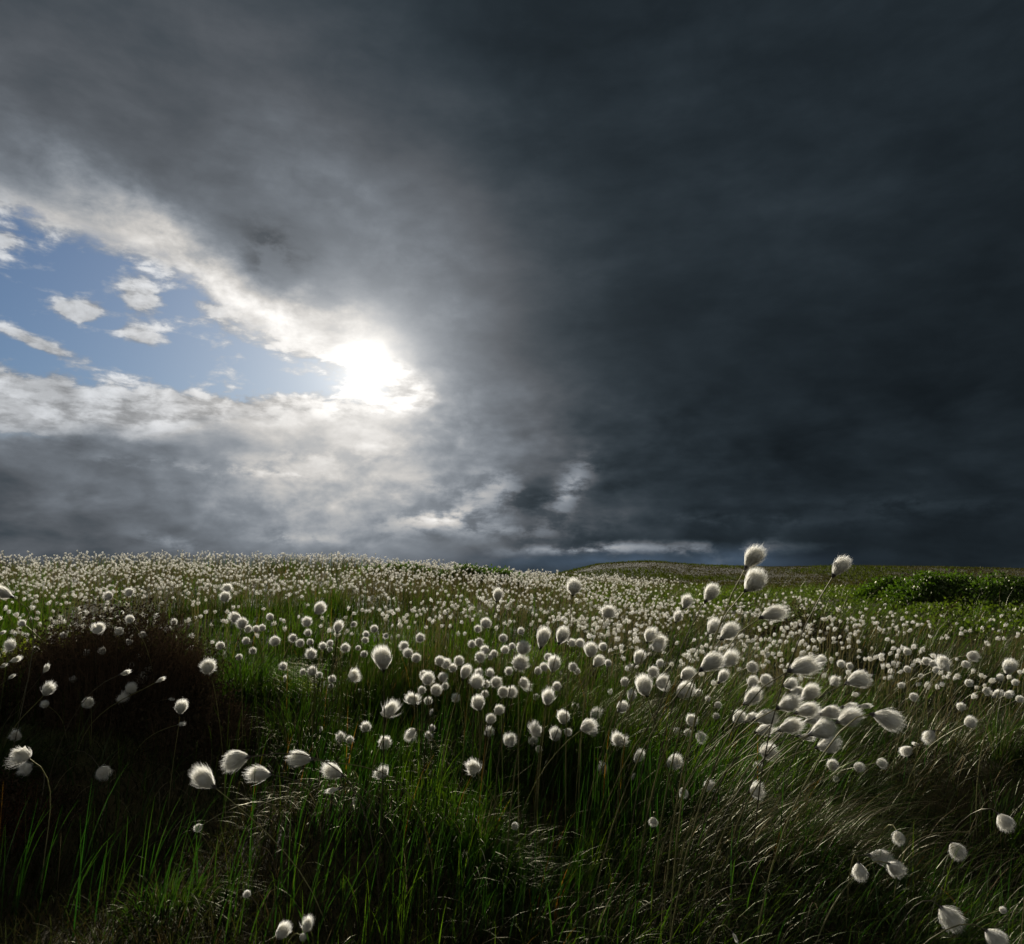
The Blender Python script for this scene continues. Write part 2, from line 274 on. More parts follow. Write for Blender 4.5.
HEADS = """
753 557 24 60 t|tall white cotton grass tuft breaking the skyline, upper one of the stacked pair
755 582 24 50 t|fluffy white tuft directly under the tallest pair member, just below the skyline
840 566 22 65 t|lone white tuft on a straight dark stem against the storm cloud at right
773 613 23 28 t|plump tuft leaning right on a slanting stem, below the stacked skyline pair
711 593 19 60 t|upright egg-shaped tuft just under the brown ridge, left of the skyline pair
687 602 13 65 t|small ragged tuft, upper one of the two left of the egg-shaped tuft under the ridge
678 617 12 75 t|narrow tuft, lower one of the two left of the egg-shaped tuft under the ridge
714 627 16 55 t|left tuft of the touching pair on long slanting stems below the ridge
729 631 21 55 t|larger right tuft of the touching pair on long slanting stems below the ridge
650 635 16 75 t|tall narrow tuft at the top of the three-headed clump right of centre
659 645 18 50 r|ruffled tuft with dark middle in the three-headed clump right of centre
639 658 15 70 t|slender lower left tuft of the three-headed clump right of centre
608 611 17 72 r|split double tuft standing alone among tiny heads, left of the ridge stems
574 587 18 85 t|upright brush-shaped tuft standing high in the middle of the field
498 595 15 78 t|wispy pointed tuft high in the middle of the field, left of the brush-shaped one
711 662 24 42 t|big left tuft of the merging pair over crossed dark stems
730 660 18 45 t|right tuft of the merging pair over crossed dark stems
687 674 16 55 t|half-hidden tuft immediately lower left of the merging pair
723 677 14 50 t|dimmer tuft tucked under the merging pair
684 691 19 48 t|tuft on a slanting stem, lowest of those round the merging pair
752 667 12 60 b|round head right of the merging pair, above its two close companions
753 682 13 50 b|round head, left of two companions right of the merging pair
766 680 13 50 b|fuzzy head, right of two companions right of the merging pair
644 687 22 110 t|largest grey-white tuft of the clump over green grass right of centre
663 682 17 30 r|ragged tuft blowing right from behind the largest clump tuft right of centre
632 696 12 80 t|small tuft against the lower left of the largest clump tuft right of centre
622 707 13 60 t|streaky narrow tuft lower left of the largest clump right of centre
620 739 17 70 r|round shaggy head alone over deep green grass, right of the paired rush heads
639 757 14 60 t|tuft over green grass, below and right of the round shaggy lone head
633 777 9 80 s|thin trailing head hanging below the tuft over green grass right of centre
603 769 13 90 t|upright oval head low in the centre, at the edge of the dark gap
674 763 17 28 t|lone egg-shaped tuft blowing right, low over green grass right of centre
692 720 11 60 b|top head of the loose cluster of four right of centre
677 731 9 70 b|left head of the loose cluster of four right of centre
688 733 9 60 b|middle head of the loose cluster of four right of centre
701 737 12 300 r|torn lower right head of the loose cluster of four right of centre
753 697 20 40 t|tuft tilted right at the top left of the dense right-hand bunch
739 718 14 52 t|streaky leftmost tuft of the dense right-hand bunch
751 718 14 35 t|second tuft from the left in the dense right-hand bunch
766 717 21 20 t|plump tuft lying to the right in the left half of the dense bunch
789 704 22 30 t|big plump tuft at the top middle of the dense right-hand bunch
764 730 16 25 t|flattened tuft under the plump left ones of the dense bunch
790 726 21 30 t|wide tuft pierced by slanting stems in the middle of the dense bunch
776 734 12 40 t|small tuft wedged between wider ones in the dense bunch
769 752 20 28 r|shredded tuft entangled in slanting grass beneath the dense bunch
758 766 12 30 r|small torn wisp of cotton at the bottom of the dense bunch
716 716 8 80 b|small low head left of the dense bunch
718 705 8 60 b|small head just above another, left of the dense bunch
699 693 8 80 b|small pale head between the tuft clumps right of centre
708 699 7 80 b|tiny head right of the tuft on the slanting stem
653 672 11 50 b|small head behind the shoulder of the clump right of centre
625 682 11 60 b|small oval head upper left of the streaky narrow tuft
660 663 9 70 b|pale blurred head under the three-headed clump right of centre
804 666 27 22 t|large wide tuft flying right above the dense right-hand bunch
820 661 11 30 t|small tuft poking out behind the large wide one above the dense bunch
790 684 12 20 t|small tuft squeezed just under the large wide flying tuft
797 691 12 15 t|second small tuft squeezed under the large wide flying tuft
858 679 21 30 t|isolated tuft leaning right, right of the large wide flying tuft
835 681 12 60 r|round head with a dark cleft beside the isolated leaning tuft
810 693 19 40 t|tuft leaning up to the right at the upper edge of the dense bunch
807 710 21 25 t|bright tuft in the heart of the dense bunch
830 712 19 20 t|oval tuft right of the bright heart of the dense bunch
814 718 16 28 t|dull tuft half behind the bright heart of the dense bunch
849 706 15 15 s|dark slim head in the right end of the dense bunch
865 706 13 5 s|small flat head at the tip of the dark slim one
849 718 22 30 t|soft wide tuft at the right end of the dense bunch
823 730 24 25 t|big tuft low in the dense bunch with its base dark
888 719 26 352 t|blurred tuft pointing level right on a thick near stem
828 746 20 20 t|lowest big tuft of the dense bunch, lying right
806 737 18 352 s|dark shaded head lying level at the bottom of the dense bunch
914 697 9 70 b|small round head alone over green grass at right, above the slanting straw
929 736 16 205 t|small egg-shaped head lying low beside slanting straw at right
907 751 12 205 t|small head lower left of the egg-shaped one beside slanting straw at right
916 744 9 160 s|faint dull head between the two low ones beside slanting straw at right
961 707 9 100 b|small head at right on a thin stem, above the rounder lone head
971 722 13 60 b|round lone head at right over dark grass
1009 667 15 80 t|cotton head near the right edge at the border of the tiny crowd
997 694 10 45 t|small head near the right edge, above the dark reddish grass
1020 699 8 60 b|small head cut by the right edge of the view
945 665 14 70 r|larger round head at the lower border of the tiny crowd at right
973 656 11 30 b|oval head amid the tiny crowd at far right
921 676 6 60 b|tiny head on a long slanting stem over the dark hollow at right
833 765 11 90 b|left head of three along the dark bank at right
859 767 13 70 b|middle and biggest head of three along the dark bank at right
882 763 9 30 b|right and smallest head of three along the dark bank at right
836 779 7 270 b|tiny head hanging under the left one of three along the bank
841 664 8 90 b|small round head above the one with a dark cleft
850 666 7 90 b|small head left of the open green patch at right
1006 823 17 290 b|bright round head by the right edge over the black hollow
958 852 17 290 b|bright round head in the middle of the black hollow at right
899 838 12 260 b|small pale head above the low group of three at lower right
881 857 20 5 t|wide head half behind grass, top left of the low three at lower right
896 869 16 325 t|head pointing down right with a dark base, in the low three at lower right
860 873 16 268 t|head hanging straight down, leftmost of the low three at lower right
951 919 22 310 t|drooping tuft with dark base near the bottom right corner
997 940 20 320 t|drooping tuft cut off by the bottom edge in the right corner
1003 910 8 90 b|dim small head between the drooping tufts in the bottom right corner
683 793 10 250 b|small crescent head over straw right of the green grass, low in the view
710 785 13 40 r|dull head by slanting straw, right of the small crescent one
757 790 18 40 r|dull torn tuft sunk in slanting straw, low right of centre
653 822 9 250 b|small pale head half behind curling straw, low centre
735 937 10 300 s|dim blurred head in the brown tangle at the bottom edge
543 638 20 75 t|left tuft of the two tallest side by side right in the centre
562 635 18 75 t|right tuft of the two tallest side by side right in the centre
523 648 18 80 b|greyish round tuft stacked on another left of the central pair
520 663 18 70 b|greyish lower tuft stacked under another left of the central pair
554 665 17 80 t|tuft with pointed base below the central pair
591 650 17 85 t|tall tuft crossed by a stem, right of the central pair
598 661 14 60 t|smaller tuft touching the lower right of the stem-crossed tuft
465 672 16 72 t|shaggy tuft standing out in the small heads left of centre
478 703 18 100 t|tuft with dark pointed base left of the touching round heads
485 694 10 70 b|small head behind the dark-based pointed tuft
548 698 16 85 t|streaked upright tuft alone below the central pair
564 718 14 86 t|tall upright tuft, upper of the two over brown rush stalks
556 735 13 90 t|tall narrow tuft, lower of the two over brown rush stalks
568 732 10 0 b|small square-looking head beside the narrow tuft over rush stalks
587 726 16 45 t|tuft leaning right with a smaller one under it, right of the rush stalks
593 731 10 60 b|smaller head under the leaning tuft right of the rush stalks
595 714 12 60 t|oval head above the leaning tuft right of the rush stalks
575 707 8 50 b|small bright head above the tall tufts over rush stalks
537 731 14 60 r|ragged upper head of the crumpled trio over the dark gap
533 741 12 70 r|ragged middle head of the crumpled trio over the dark gap
539 749 8 330 b|lowest small head of the crumpled trio over the dark gap
509 741 13 70 r|torn head left of the crumpled trio over the dark gap
473 768 18 120 r|lone lumpy head low in the centre over dark grass
499 710 14 70 b|upper round head of the vertical pair below the touching heads
491 719 14 70 b|lower round head of the vertical pair below the touching heads
489 732 12 60 r|wispy head hanging under the vertical pair
503 692 13 80 b|left round head of the touching two in the centre left
511 692 12 60 b|right round head of the touching two in the centre left
496 682 12 80 b|round head above the touching two in the centre left
477 682 15 80 b|left head of the wide pair above the dark-based tuft
486 684 10 60 b|right head of the wide pair above the dark-based tuft
524 682 13 40 r|twisted torn head right of the round head above the touching two
486 623 11 70 b|right head of a two-headed sprig in brown grass left of centre
478 629 8 40 b|left head of a two-headed sprig in brown grass left of centre
479 642 10 80 b|right head of the pair below the two-headed sprig
472 644 9 80 b|left head of the pair below the two-headed sprig
480 657 13 80 b|biggest round head of the knot right of the tuft chain
485 650 9 80 b|head behind the biggest one of the knot right of the tuft chain
494 654 8 80 b|right head of the knot right of the tuft chain
490 657 7 80 b|tiny middle head of the knot right of the tuft chain
420 638 12 80 b|oval head alone over dark grass at the upper left of the chains
404 646 10 100 b|top head of the slanting row of three left of centre
408 653 11 80 b|middle head of the slanting row of three left of centre
416 658 10 80 b|bottom head of the slanting row of three left of centre
440 661 11 60 b|first head on the left of the chain leading to the shaggy tuft
446 664 10 80 b|second head of the chain leading to the shaggy tuft
453 668 10 80 b|third head of the chain leading to the shaggy tuft
459 661 10 60 b|head above the end of the chain leading to the shaggy tuft
521 631 9 80 b|small round head above the stacked greyish pair
503 638 10 60 b|small head upper left of the stacked greyish pair
512 646 7 80 b|tiny head touching the left of the stacked greyish pair
505 650 8 80 b|small low head left of the stacked greyish pair
428 679 15 80 b|biggest head in the crowded knot left of centre
443 677 12 60 b|upper right head in the crowded knot left of centre
424 675 9 80 b|small upper left head in the crowded knot left of centre
436 690 15 60 b|lower right pointed head in the crowded knot left of centre
422 690 10 80 b|middle left head in the crowded knot left of centre
413 699 13 70 r|lowest left scruffy head in the crowded knot left of centre
428 701 9 80 b|lowest small round head in the crowded knot left of centre
445 686 7 80 b|tiny right head in the crowded knot left of centre
456 698 11 80 b|separate round head over green blades, right of the crowded knot
536 697 8 80 b|small round head left of the streaked upright tuft
509 671 9 80 b|small head under the stacked greyish pair at left
490 673 9 80 b|small round head right of the shaggy tuft, lower
479 673 10 80 b|round head right of the shaggy tuft, touching it
544 667 9 80 b|pale small head left of the pointed-base tuft
538 671 8 80 b|round small head lower left of the pointed-base tuft
573 667 9 80 b|left head of the small pair right of the pointed-base tuft
577 671 7 80 b|right head of the small pair right of the pointed-base tuft
557 686 9 80 b|small speckled head above the streaked upright tuft
548 657 9 60 b|small tilted head between the central pair and pointed-base tuft
572 643 9 80 b|nearer of two small heads filling the gap right of the central pair
580 643 9 60 b|farther of two small heads filling the gap right of the central pair
410 733 15 200 r|fluffy head left of two small dull ones, left of centre
432 728 8 80 b|upper of the small dull heads left of the dark gap
429 736 8 40 r|lower of the small dull heads left of the dark gap
431 713 8 80 s|dull head fading into green blades under the crowded knot
383 659 23 90 t|big smooth mushroom-shaped tuft standing out at centre left
388 710 20 80 r|large shaggy torn tuft at centre left below the mushroom-shaped one
236 759 23 185 t|tuft blown left on a long level stem, low left
300 758 22 165 t|round tuft at the far end of the long level stem, low left
259 774 21 165 t|shaggy tuft just under the long level stem, low left
333 772 20 150 t|upper tuft of the close pair right of the level stem
333 790 15 190 s|narrow lower tuft of the close pair right of the level stem
204 779 24 140 t|shaggy round tuft lowest left of the level-stem group
381 773 15 130 r|frayed star-like head low at centre left
198 828 9 190 b|tiny head at the end of a level stem in the dark lower left
282 932 20 60 t|compact tuft at the bottom edge left of centre
306 926 16 80 r|wispy spread tuft at the bottom edge, upper right of the compact one
303 937 9 20 b|small scrap of cotton between the two tufts at the bottom edge
515 826 7 60 b|tiny head low in the centre over dark green grass
247 894 8 80 b|dim speck-like head in the dark lower left
341 736 13 80 r|larger head of the joined two at centre left
350 740 9 60 b|smaller right head of the joined two at centre left
366 727 13 70 b|round streaked head upper right of the joined two at centre left
385 743 14 80 b|round streaked head under the large shaggy torn tuft
321 730 8 80 s|small dull head left of the joined two at centre left
208 667 16 60 b|white round tuft at the right end of the dark heather
236 618 13 120 t|upper left of the two merged tufts far left of centre
242 623 11 80 b|lower right of the two merged tufts far left of centre
225 597 12 80 b|larger lower head of the stacked two in the upper left field
227 588 9 80 b|smaller upper head of the stacked two in the upper left field
275 641 11 80 b|neat ring-like round head over green grass at left
246 641 9 80 b|small ring-like head left of the neat round one
300 643 11 80 b|upper ring-like head of the left-of-centre clump
311 654 11 80 b|lower round head of the left-of-centre clump
293 638 8 60 b|small head at the upper left of the left-of-centre clump
323 646 9 80 b|left head of the clump's right-hand three
330 643 8 80 b|upper right head of the clump's right-hand three
330 649 7 80 b|lower right head of the clump's right-hand three
310 642 7 80 b|tiny head bridging the two round heads of the clump
345 648 11 60 b|double-looking head left of the mushroom-shaped tuft
307 622 11 80 b|tuft on its own above a smaller head, left of centre
308 633 9 60 b|smaller head under the tuft left of centre
338 627 11 80 t|upright oval tuft above the double-looking head
320 609 13 40 t|wind-bent pointed tuft in the upper left field
374 629 8 80 b|small ring-like head above the mushroom-shaped tuft
366 634 7 80 b|upper of two small heads left above the mushroom-shaped tuft
365 640 8 60 b|lower of two small heads left above the mushroom-shaped tuft
364 654 8 60 b|small head just left of the mushroom-shaped tuft
358 648 6 60 b|tiny head beside two others left of the mushroom-shaped tuft
354 624 7 20 b|small tilted head up and left of the mushroom-shaped tuft
386 636 6 270 b|small drop-shaped head right above the mushroom-shaped tuft
270 617 8 80 b|round head between the merged tufts and the tuft on its own
256 629 8 80 b|round head lower right of the merged tufts
248 629 7 80 b|small head right below the merged tufts
262 628 7 80 b|third small head in the line right of the merged tufts
239 657 7 80 b|small narrow head low over green grass at left
253 651 7 60 b|small dull head under the neat ring-like one
283 666 10 80 b|lone ring-like head over green blades left of the cluster of three
312 671 12 80 b|middle and largest head of the cluster of three at left
303 672 8 80 b|left head of the cluster of three at left
319 675 8 80 b|right head of the cluster of three at left
353 675 11 30 r|bean-shaped head lower left of the mushroom-shaped tuft
332 679 7 80 b|small head between the cluster of three and the bean-shaped one
331 686 5 80 b|tiny head just below the small one at centre left
285 679 8 80 s|thin upright head below the lone ring-like one
359 691 5 80 s|tiny slit-like head over green grass at centre left
3 593 17 150 t|tuft cut by the left edge high in the field
2 633 8 20 s|slim head cut by the left edge
15 660 13 20 s|slim bright-rimmed head over heather near the left edge, uppermost
3 666 10 20 s|slim bright-rimmed head touching the left edge over the heather
11 677 11 35 s|slim bright-rimmed head over heather near the left edge, lowest
46 669 13 50 s|slim slanting bright-rimmed head against the black heather at left
48 690 15 45 t|broader bright-rimmed head below the slim slanting one at left
45 704 9 80 b|dim head below the broader bright-rimmed one at left
88 703 13 10 b|dim ghostly head alone in the black heather shade
125 673 14 20 s|slim tilted head with bright outline, top left of the heather group
142 679 12 95 r|upright shaggy head in the group in front of the heather
131 689 12 35 t|middle head of the group in front of the heather
122 697 11 80 r|lowest left crumpled head of the group in front of the heather
160 680 12 30 s|faint slim head to the right of the heather group
171 699 8 10 s|small slim outlined head above the bright shaggy one
181 707 15 80 t|bright shaggy head alone at the heather's right foot
181 724 10 20 s|flat outlined head just below the bright shaggy one
16 735 12 20 r|small frayed head above the big ragged one near the left edge
20 754 22 120 r|big ragged head with a dark eye near the left edge
25 769 14 190 r|torn lower clump hanging from the big ragged head near the left edge
103 773 13 330 t|small tuft at the end of a level stem over brown twigs at left
10 645 11 140 r|frayed head leaning left near the left edge above the slim ones
97 629 11 80 r|crooked head on top of the heather at left
130 619 10 80 b|fluffy head on the far side of the heather
129 592 9 80 b|brighter round head high in the left field
108 596 9 100 b|brighter fluffy head high in the left field
174 622 7 80 b|small ring-like head just beyond the heather's right end
168 629 7 80 b|small head touching the heather's right end
191 648 6 80 b|small ring-like head over yellow-green shoots right of the heather
"""
# green grass: tall near blades, meadow, far sward
gp = [grass_layer(int(84000 * Q), .62, 3.2, .19, .0023, 'green', K=5),
      grass_layer(int(60000 * Q), 3.0, 8, .20, .0036, 'green', K=3),
      grass_layer(int(50000 * Q), 7.5, 26, .21, .008, 'green', p=1.2, K=2)]
# tussocks: fountains of arching blades on their own little mounds
tr = np.random.default_rng(77); tuss_dry = []
for k in range(120):
    td = 1.25 * (5.2 / 1.25) ** (tr.random() ** .8); tu = tr.uniform(-1.05, 1.05)
    tx, ty = tu * td, td
    if inheather(np.array([tx]), np.array([ty]), 1.0)[0]: continue
    dark_ = min(float(holes(np.array([tx]), np.array([ty]))[0]), 1)
    if dark_ < .6: continue
    rad = tr.uniform(.05, .12) * (1 + .12 * td); n = int(tr.uniform(260, 520))
    th = tr.uniform(0, 2 * math.pi, n); r_ = rad * np.sqrt(tr.random(n))
    x = tx + r_ * np.cos(th); y = ty + r_ * np.sin(th)
    L = tr.uniform(.12, .24) * tr.uniform(.6, 1.3, n) * (1 if td > 1.7 else .75)
    ox = np.cos(th) * r_ / rad + .45 + .35 * (tu > .1); oy = np.sin(th) * r_ / rad - .35
    lean = np.clip(.25 + .5 * np.hypot(ox, oy) * tr.uniform(.5, 1.2, n), .05, .97)
    c = tr.random((n, 1)); g_ = tr.uniform(.6, 1.25)
    grn = (np.array([.016, .046, .005]) * (1 - c) + np.array([.050, .082, .008]) * c) * g_
    stw = (np.array([.11, .09, .05]) * (1 - c) + np.array([.045, .034, .016]) * c)
    isdry = tr.random(n) < (.12 + .22 * (tu > 0) + .2 * (tr.random() < .2))
    base = np.stack([x, y, ground(x, y) - .01 + .03 * (1 - (r_ / rad) ** 2)], -1)
    az_ = np.arctan2(ox, oy) + tr.normal(0, .3, n)
    w_ = .0021 * tr.uniform(.6, 1.3, n) * max(1, td / 2) ** .5
    q_ = ~isdry; gp.append(blades(base[q_], L[q_], az_[q_], lean[q_], w_[q_], grn[q_], 5, droop=.7))
    q_ = isdry; tuss_dry.append(blades(base[q_], L[q_] * 1.1, az_[q_], lean[q_], w_[q_] * .65, stw[q_], 6, droop=.75))
# tufts of long rush-like blades, lower left and under the centre
for (px, py, d, n, hh, sp, ln) in [(110, 930, 1.35, 40, .24, .12, .25), (20, 900, 1.4, 30, .22, .12, .25), (230, 940, 1.3, 30, .30, .11, .35),
        (370, 820, 1.6, 90, .22, .10, .3), (440, 900, 1.45, 120, .22, .16, .2), (610, 800, 1.9, 260, .32, .22, .12), (690, 790, 2.0, 160, .28, .2, .3),
        (560, 900, 1.5, 150, .2, .16, .3), (330, 760, 2.0, 160, .2, .2, .25), (480, 760, 2.3, 160, .25, .2, .15), (900, 930, 1.35, 160, .17, .2, .45),
        (130, 760, 1.9, 60, .16, .25, .3), (1000, 900, 1.45, 150, .18, .15, .4), (840, 700, 2.6, 300, .2, .35, .35), (380, 700, 2.7, 300, .2, .4, .2)]:
    r = ray(px, py); bx, by = r[0] * d, r[1] * d
    x = bx + rng.normal(0, sp, n); y = np.maximum(by + rng.normal(0, sp * .6, n), .95)
    base = np.stack([x, y, ground(x, y) - .01], -1)
    L = hh * rng.uniform(.6, 1.25, n)
    c = rng.random((n, 1)); tint = (np.array([.012, .046, .006]) * (1 - c) + np.array([.028, .060, .007]) * c)
    o = rng.random(n) < .02; tint[o] = np.array([.2, .08, .015])
    gp.append(blades(base, L, R(110) + rng.normal(0, .8, n), np.clip(rng.normal(ln, .12, n), .02, .9), .0026 * rng.uniform(.6, 1.3, n), tint, 6))
v, f, t = merge(gp)
link_tags(mk('grass', np_mesh('grass', v, faces4=f, mats=[M_GRASS], tint=t)), 'stuff', 'green moorland grass and rush blades covering the whole slope', 'grass')

dp = tuss_dry + [grass_layer(int(44000 * Q), .62, 3.2, .20, .0013, 'dry', K=6),
      grass_layer(int(30000 * Q), 3.0, 8, .24, .0024, 'dry', K=3),
      grass_layer(int(20000 * Q), 7.5, 22, .22, .006, 'dry', p=1.2, K=2)]
lx, ly = sector(int(95000 * Q), .5, 4.2, p=.9); lk = ~inheather(lx, ly, .8); lx, ly = lx[lk], ly[lk]; m_ = len(lx)
lc = rng.random((m_, 1))
litter = blades(np.stack([lx, ly, ground(lx, ly) - .004], -1), rng.uniform(.03, .10, m_), rng.uniform(0, 6.28, m_), rng.uniform(.3, .97, m_), rng.uniform(.0012, .0032, m_),
                (np.array([.016, .026, .007]) * (1 - lc) + np.array([.034, .022, .013]) * lc) * rng.uniform(.6, 1.5, (m_, 1)), 3)
# long curling straws: right of centre tussock, overhang on the right, scattered
for (px, py, d, n, hh, sp, ln, az) in [(600, 900, 1.45, 160, .20, .13, .75, 95), (740, 850, 1.65, 900, .27, .20, .72, 100), (820, 800, 1.9, 500, .30, .25, .68, 95), (700, 910, 1.4, 300, .2, .15, .8, 110),
        (950, 760, 2.3, 700, .26, .30, .75, 130), (880, 745, 2.5, 300, .32, .3, .7, 95), (330, 800, 1.75, 300, .17, .15, .85, 200), (250, 750, 2.2, 200, .22, .2, .8, 120),
        (100, 770, 1.85, 200, .16, .2, .85, 100), (930, 720, 2.6, 260, .42, .35, .72, 92), (540, 930, 1.35, 120, .2, .16, .85, 90), (980, 900, 1.5, 90, .28, .15, .7, 95), (470, 650, 3.4, 500, .3, .4, .55, 110)]:
    r = ray(px, py); bx, by = r[0] * d, r[1] * d
    x = bx + rng.normal(0, sp, n); y = np.maximum(by + rng.normal(0, sp * .6, n), .95)
    base = np.stack([x, y, ground(x, y) - .01], -1)
    L = hh * rng.uniform(.55, 1.3, n)
    c = rng.random((n, 1)); tint = np.where(rng.random((n, 1)) < .22, np.array([.19, .155, .09]), np.array([.026, .062, .007]) * (1 - c) + np.array([.05, .044, .014]) * c) * rng.uniform(.6, 1.1, (n, 1))
    dp.append(blades(base, L, R(az) + rng.normal(0, .35 if ln < .8 else 1.1, n), np.clip(rng.normal(ln, .12, n), .05, .98), .0015 * rng.uniform(.6, 1.4, n), tint, 8, droop=.55))
v, f, t = merge(dp)
link_tags(mk('dry_grass', np_mesh('dry_grass', v, faces4=f, mats=[M_DRY], tint=t)), 'stuff', 'dry straw-coloured grass bent over by the wind among the green', 'dry grass')
bp = [litter, grass_layer(int(26000 * Q), 2.6, 9, .22, .0026, 'brown', K=3), grass_layer(int(26000 * Q), 8, 24, .2, .007, 'brown', p=1.2, K=2)]
# sward on the far ridge
n = int(110000 * Q); azr = R(rng.uniform(-3, 42, n)); dr = rng.uniform(20, 74, n)
x = dr * np.sin(azr); y = dr * np.cos(azr); pr = fbm(x * .25, y * .25, 3)
base = np.stack([x, y, ground(x, y) - .02], -1)
c = sstep(.4, .6, pr)[:, None]; tint = (np.array([.036, .032, .008]) * (1 - c) + np.array([.040, .050, .007]) * c) * rng.uniform(.6, 1.4, (n, 1))
bp.append(blades(base, rng.uniform(.08, .22, n) * (.3 + 1.4 * pr), rng.uniform(0, 6.28, n), rng.uniform(.3, .9, n), rng.uniform(.03, .08, n), tint, 2))
v, f, t = merge(bp)
link_tags(mk('moor_grass', np_mesh('moor_grass', v, faces4=f, mats=[M_MOOR], tint=t)), 'stuff', 'brownish purple moor grass in the middle distance and on the far ridge', 'moor grass')

# ------------------------------------------------------------------ leaves / shrubs
def leaves(c, size, tint, elong=1.7):
    """small diamond leaves with a fold; c (n,3)"""
    n = len(c)
    a = rng.normal(size=(n, 3)); a[:, 2] = np.abs(a[:, 2]) * .8 + .3; a /= np.linalg.norm(a, axis=1)[:, None]
    b = rng.normal(size=(n, 3)); b -= (b * a).sum(1)[:, None] * a; b /= np.linalg.norm(b, axis=1)[:, None]
    s = (size * rng.uniform(.6, 1.3, n))[:, None]
    nrm = np.cross(a, b)
    p = np.stack([c, c + a * s * elong * .5 + b * s * .5 + nrm * s * .12, c + a * s * elong, c + a * s * elong * .5 - b * s * .5 + nrm * s * .12], 1)
    return p.reshape(-1, 3), np.arange(n * 4).reshape(-1, 4), np.repeat(tint, 4, 0)
def shrub_cloud(x, y, a, b, h, n, size, lo, hi, seed, hv=(.7, 1.05)):
    """leaf positions in clumps over a rounded mound; uneven outline"""
    nc = max(10, n // 70)
    th = rng.uniform(0, 2 * math.pi, nc); r = np.sqrt(rng.random(nc)) * .95
    cx = x + a * r * np.cos(th); cy = y + b * r * np.sin(th)
    hh = h * np.sqrt(np.clip(1 - r ** 2, .04, 1)) * rng.uniform(*hv, nc)
    k = rng.integers(0, nc, n)
    g = rng.normal(size=(n, 3)) * np.array([a, b, h]) * np.array([.13, .13, .07])
    zz = rng.uniform(.35, 1, n) ** .6
    px = cx[k] + g[:, 0]; py = cy[k] + g[:, 1]
    pz = ground(px, py) + np.maximum(hh[k] * zz + g[:, 2], .01)
    tone = (.75 + .5 * rng.random(nc))[k][:, None]
    c = rng.random((n, 1))
    return leaves(np.stack([px, py, pz], -1), size, (np.array(lo) * (1 - c) + np.array(hi) * c) * tone)
def twigs(x, y, a, b, h, n, w, col, spread=.5):
    th = rng.uniform(0, 2 * math.pi, n); r = np.sqrt(rng.random(n)) * .8
    px = x + a * r * np.cos(th); py = y + b * r * np.sin(th)
    L = h * np.sqrt(1 - r ** 2) * rng.uniform(.7, 1.35, n)
    base = np.stack([px, py, ground(px, py) - .01], -1)
    return blades(base, L, np.arctan2(px - x, py - y) + rng.normal(0, .8, n), np.clip(rng.uniform(0, spread, n), .02, .9), np.full(n, w), np.array(col) * rng.uniform(.6, 1.4, (n, 1)), 3)
def shrub(name, x, y, a, b, h, n, size, lo, hi, label, cat, tw=(.035, .024, .016), ntw=None, group=None, leafmat_=None):
    root = bpy.data.objects.new(name, None); COL.objects.link(root)
    z0 = float(ground(x, y)); root.location = (x, y, z0)
    link_tags(root, 'thing', label, cat, group)
    off = np.array([x, y, z0])
    v, f, t = shrub_cloud(x, y, a, b, h, n, size, lo, hi, 0, (.4, 1.2) if 'heather' in name else (.7, 1.05))
    mk('foliage', np_mesh('foliage', v - off, faces4=f, mats=[leafmat_ or M_LEAF], tint=t, smooth=False), root)
    if y > 8: return root
    v, f, t = twigs(x, y, a, b, h, ntw or max(40, n // 12), max(.002, size * .3), tw)
    mk('twigs', np_mesh('twigs', v - off, faces4=f, mats=[M_TWIG], tint=t), root)
    return root
HD = ((.022, .019, .010), (.038, .025, .015))
shrub('heather_bush', *HEATHER[0], 13000, .0065, *HD, 'big black-brown heather mound with bare twigs among the cotton grass at left', 'heather', ntw=3800, tw=(.06, .04, .024), leafmat_=M_TWIG)
shrub('heather_bush', *HEATHER[1], 10000, .0065, *HD, 'lower heather mound reaching the left edge of the view', 'heather', ntw=2600, tw=(.06, .04, .024), leafmat_=M_TWIG)
shrub('heather_bush', *HEATHER[2], 5000, .009, *HD, 'small dark heather bush below the bright green band at right', 'heather', ntw=500, leafmat_=M_TWIG)
shrub('heather_bush', *HEATHER[3], 5000, .005, *HD, 'low reddish brown heather clump behind the tuft on a level stem, low left', 'heather', tw=(.07, .03, .018), ntw=900, leafmat_=M_TWIG)
shrub('heather_bush', *HEATHER[4], 7000, .0065, *HD, 'taller tuft of dark heather rising behind the big mound at left', 'heather', tw=(.06, .042, .024), ntw=1500, leafmat_=M_TWIG)
shrub('heather_bush', *HEATHER[5], 4000, .0065, *HD, 'small ragged heather clump at the right foot of the big dark mound', 'heather', tw=(.06, .042, .024), ntw=900, leafmat_=M_TWIG)
YG = ((.065, .095, .007), (.11, .12, .011))
GG = ((.042, .066, .006), (.090, .115, .010))
def at(px, py, d):
    r = ray(px, py); k = d / math.hypot(r[0], r[1]); return r[0] * k, r[1] * k
x, y = at(50, 640, 3.7); shrub('bilberry_bush', x, y, .30, .22, .30, 6500, .013, (.09, .12, .008), (.15, .15, .012), 'bright yellow-green leafy shrub behind the heather at far left', 'shrub')
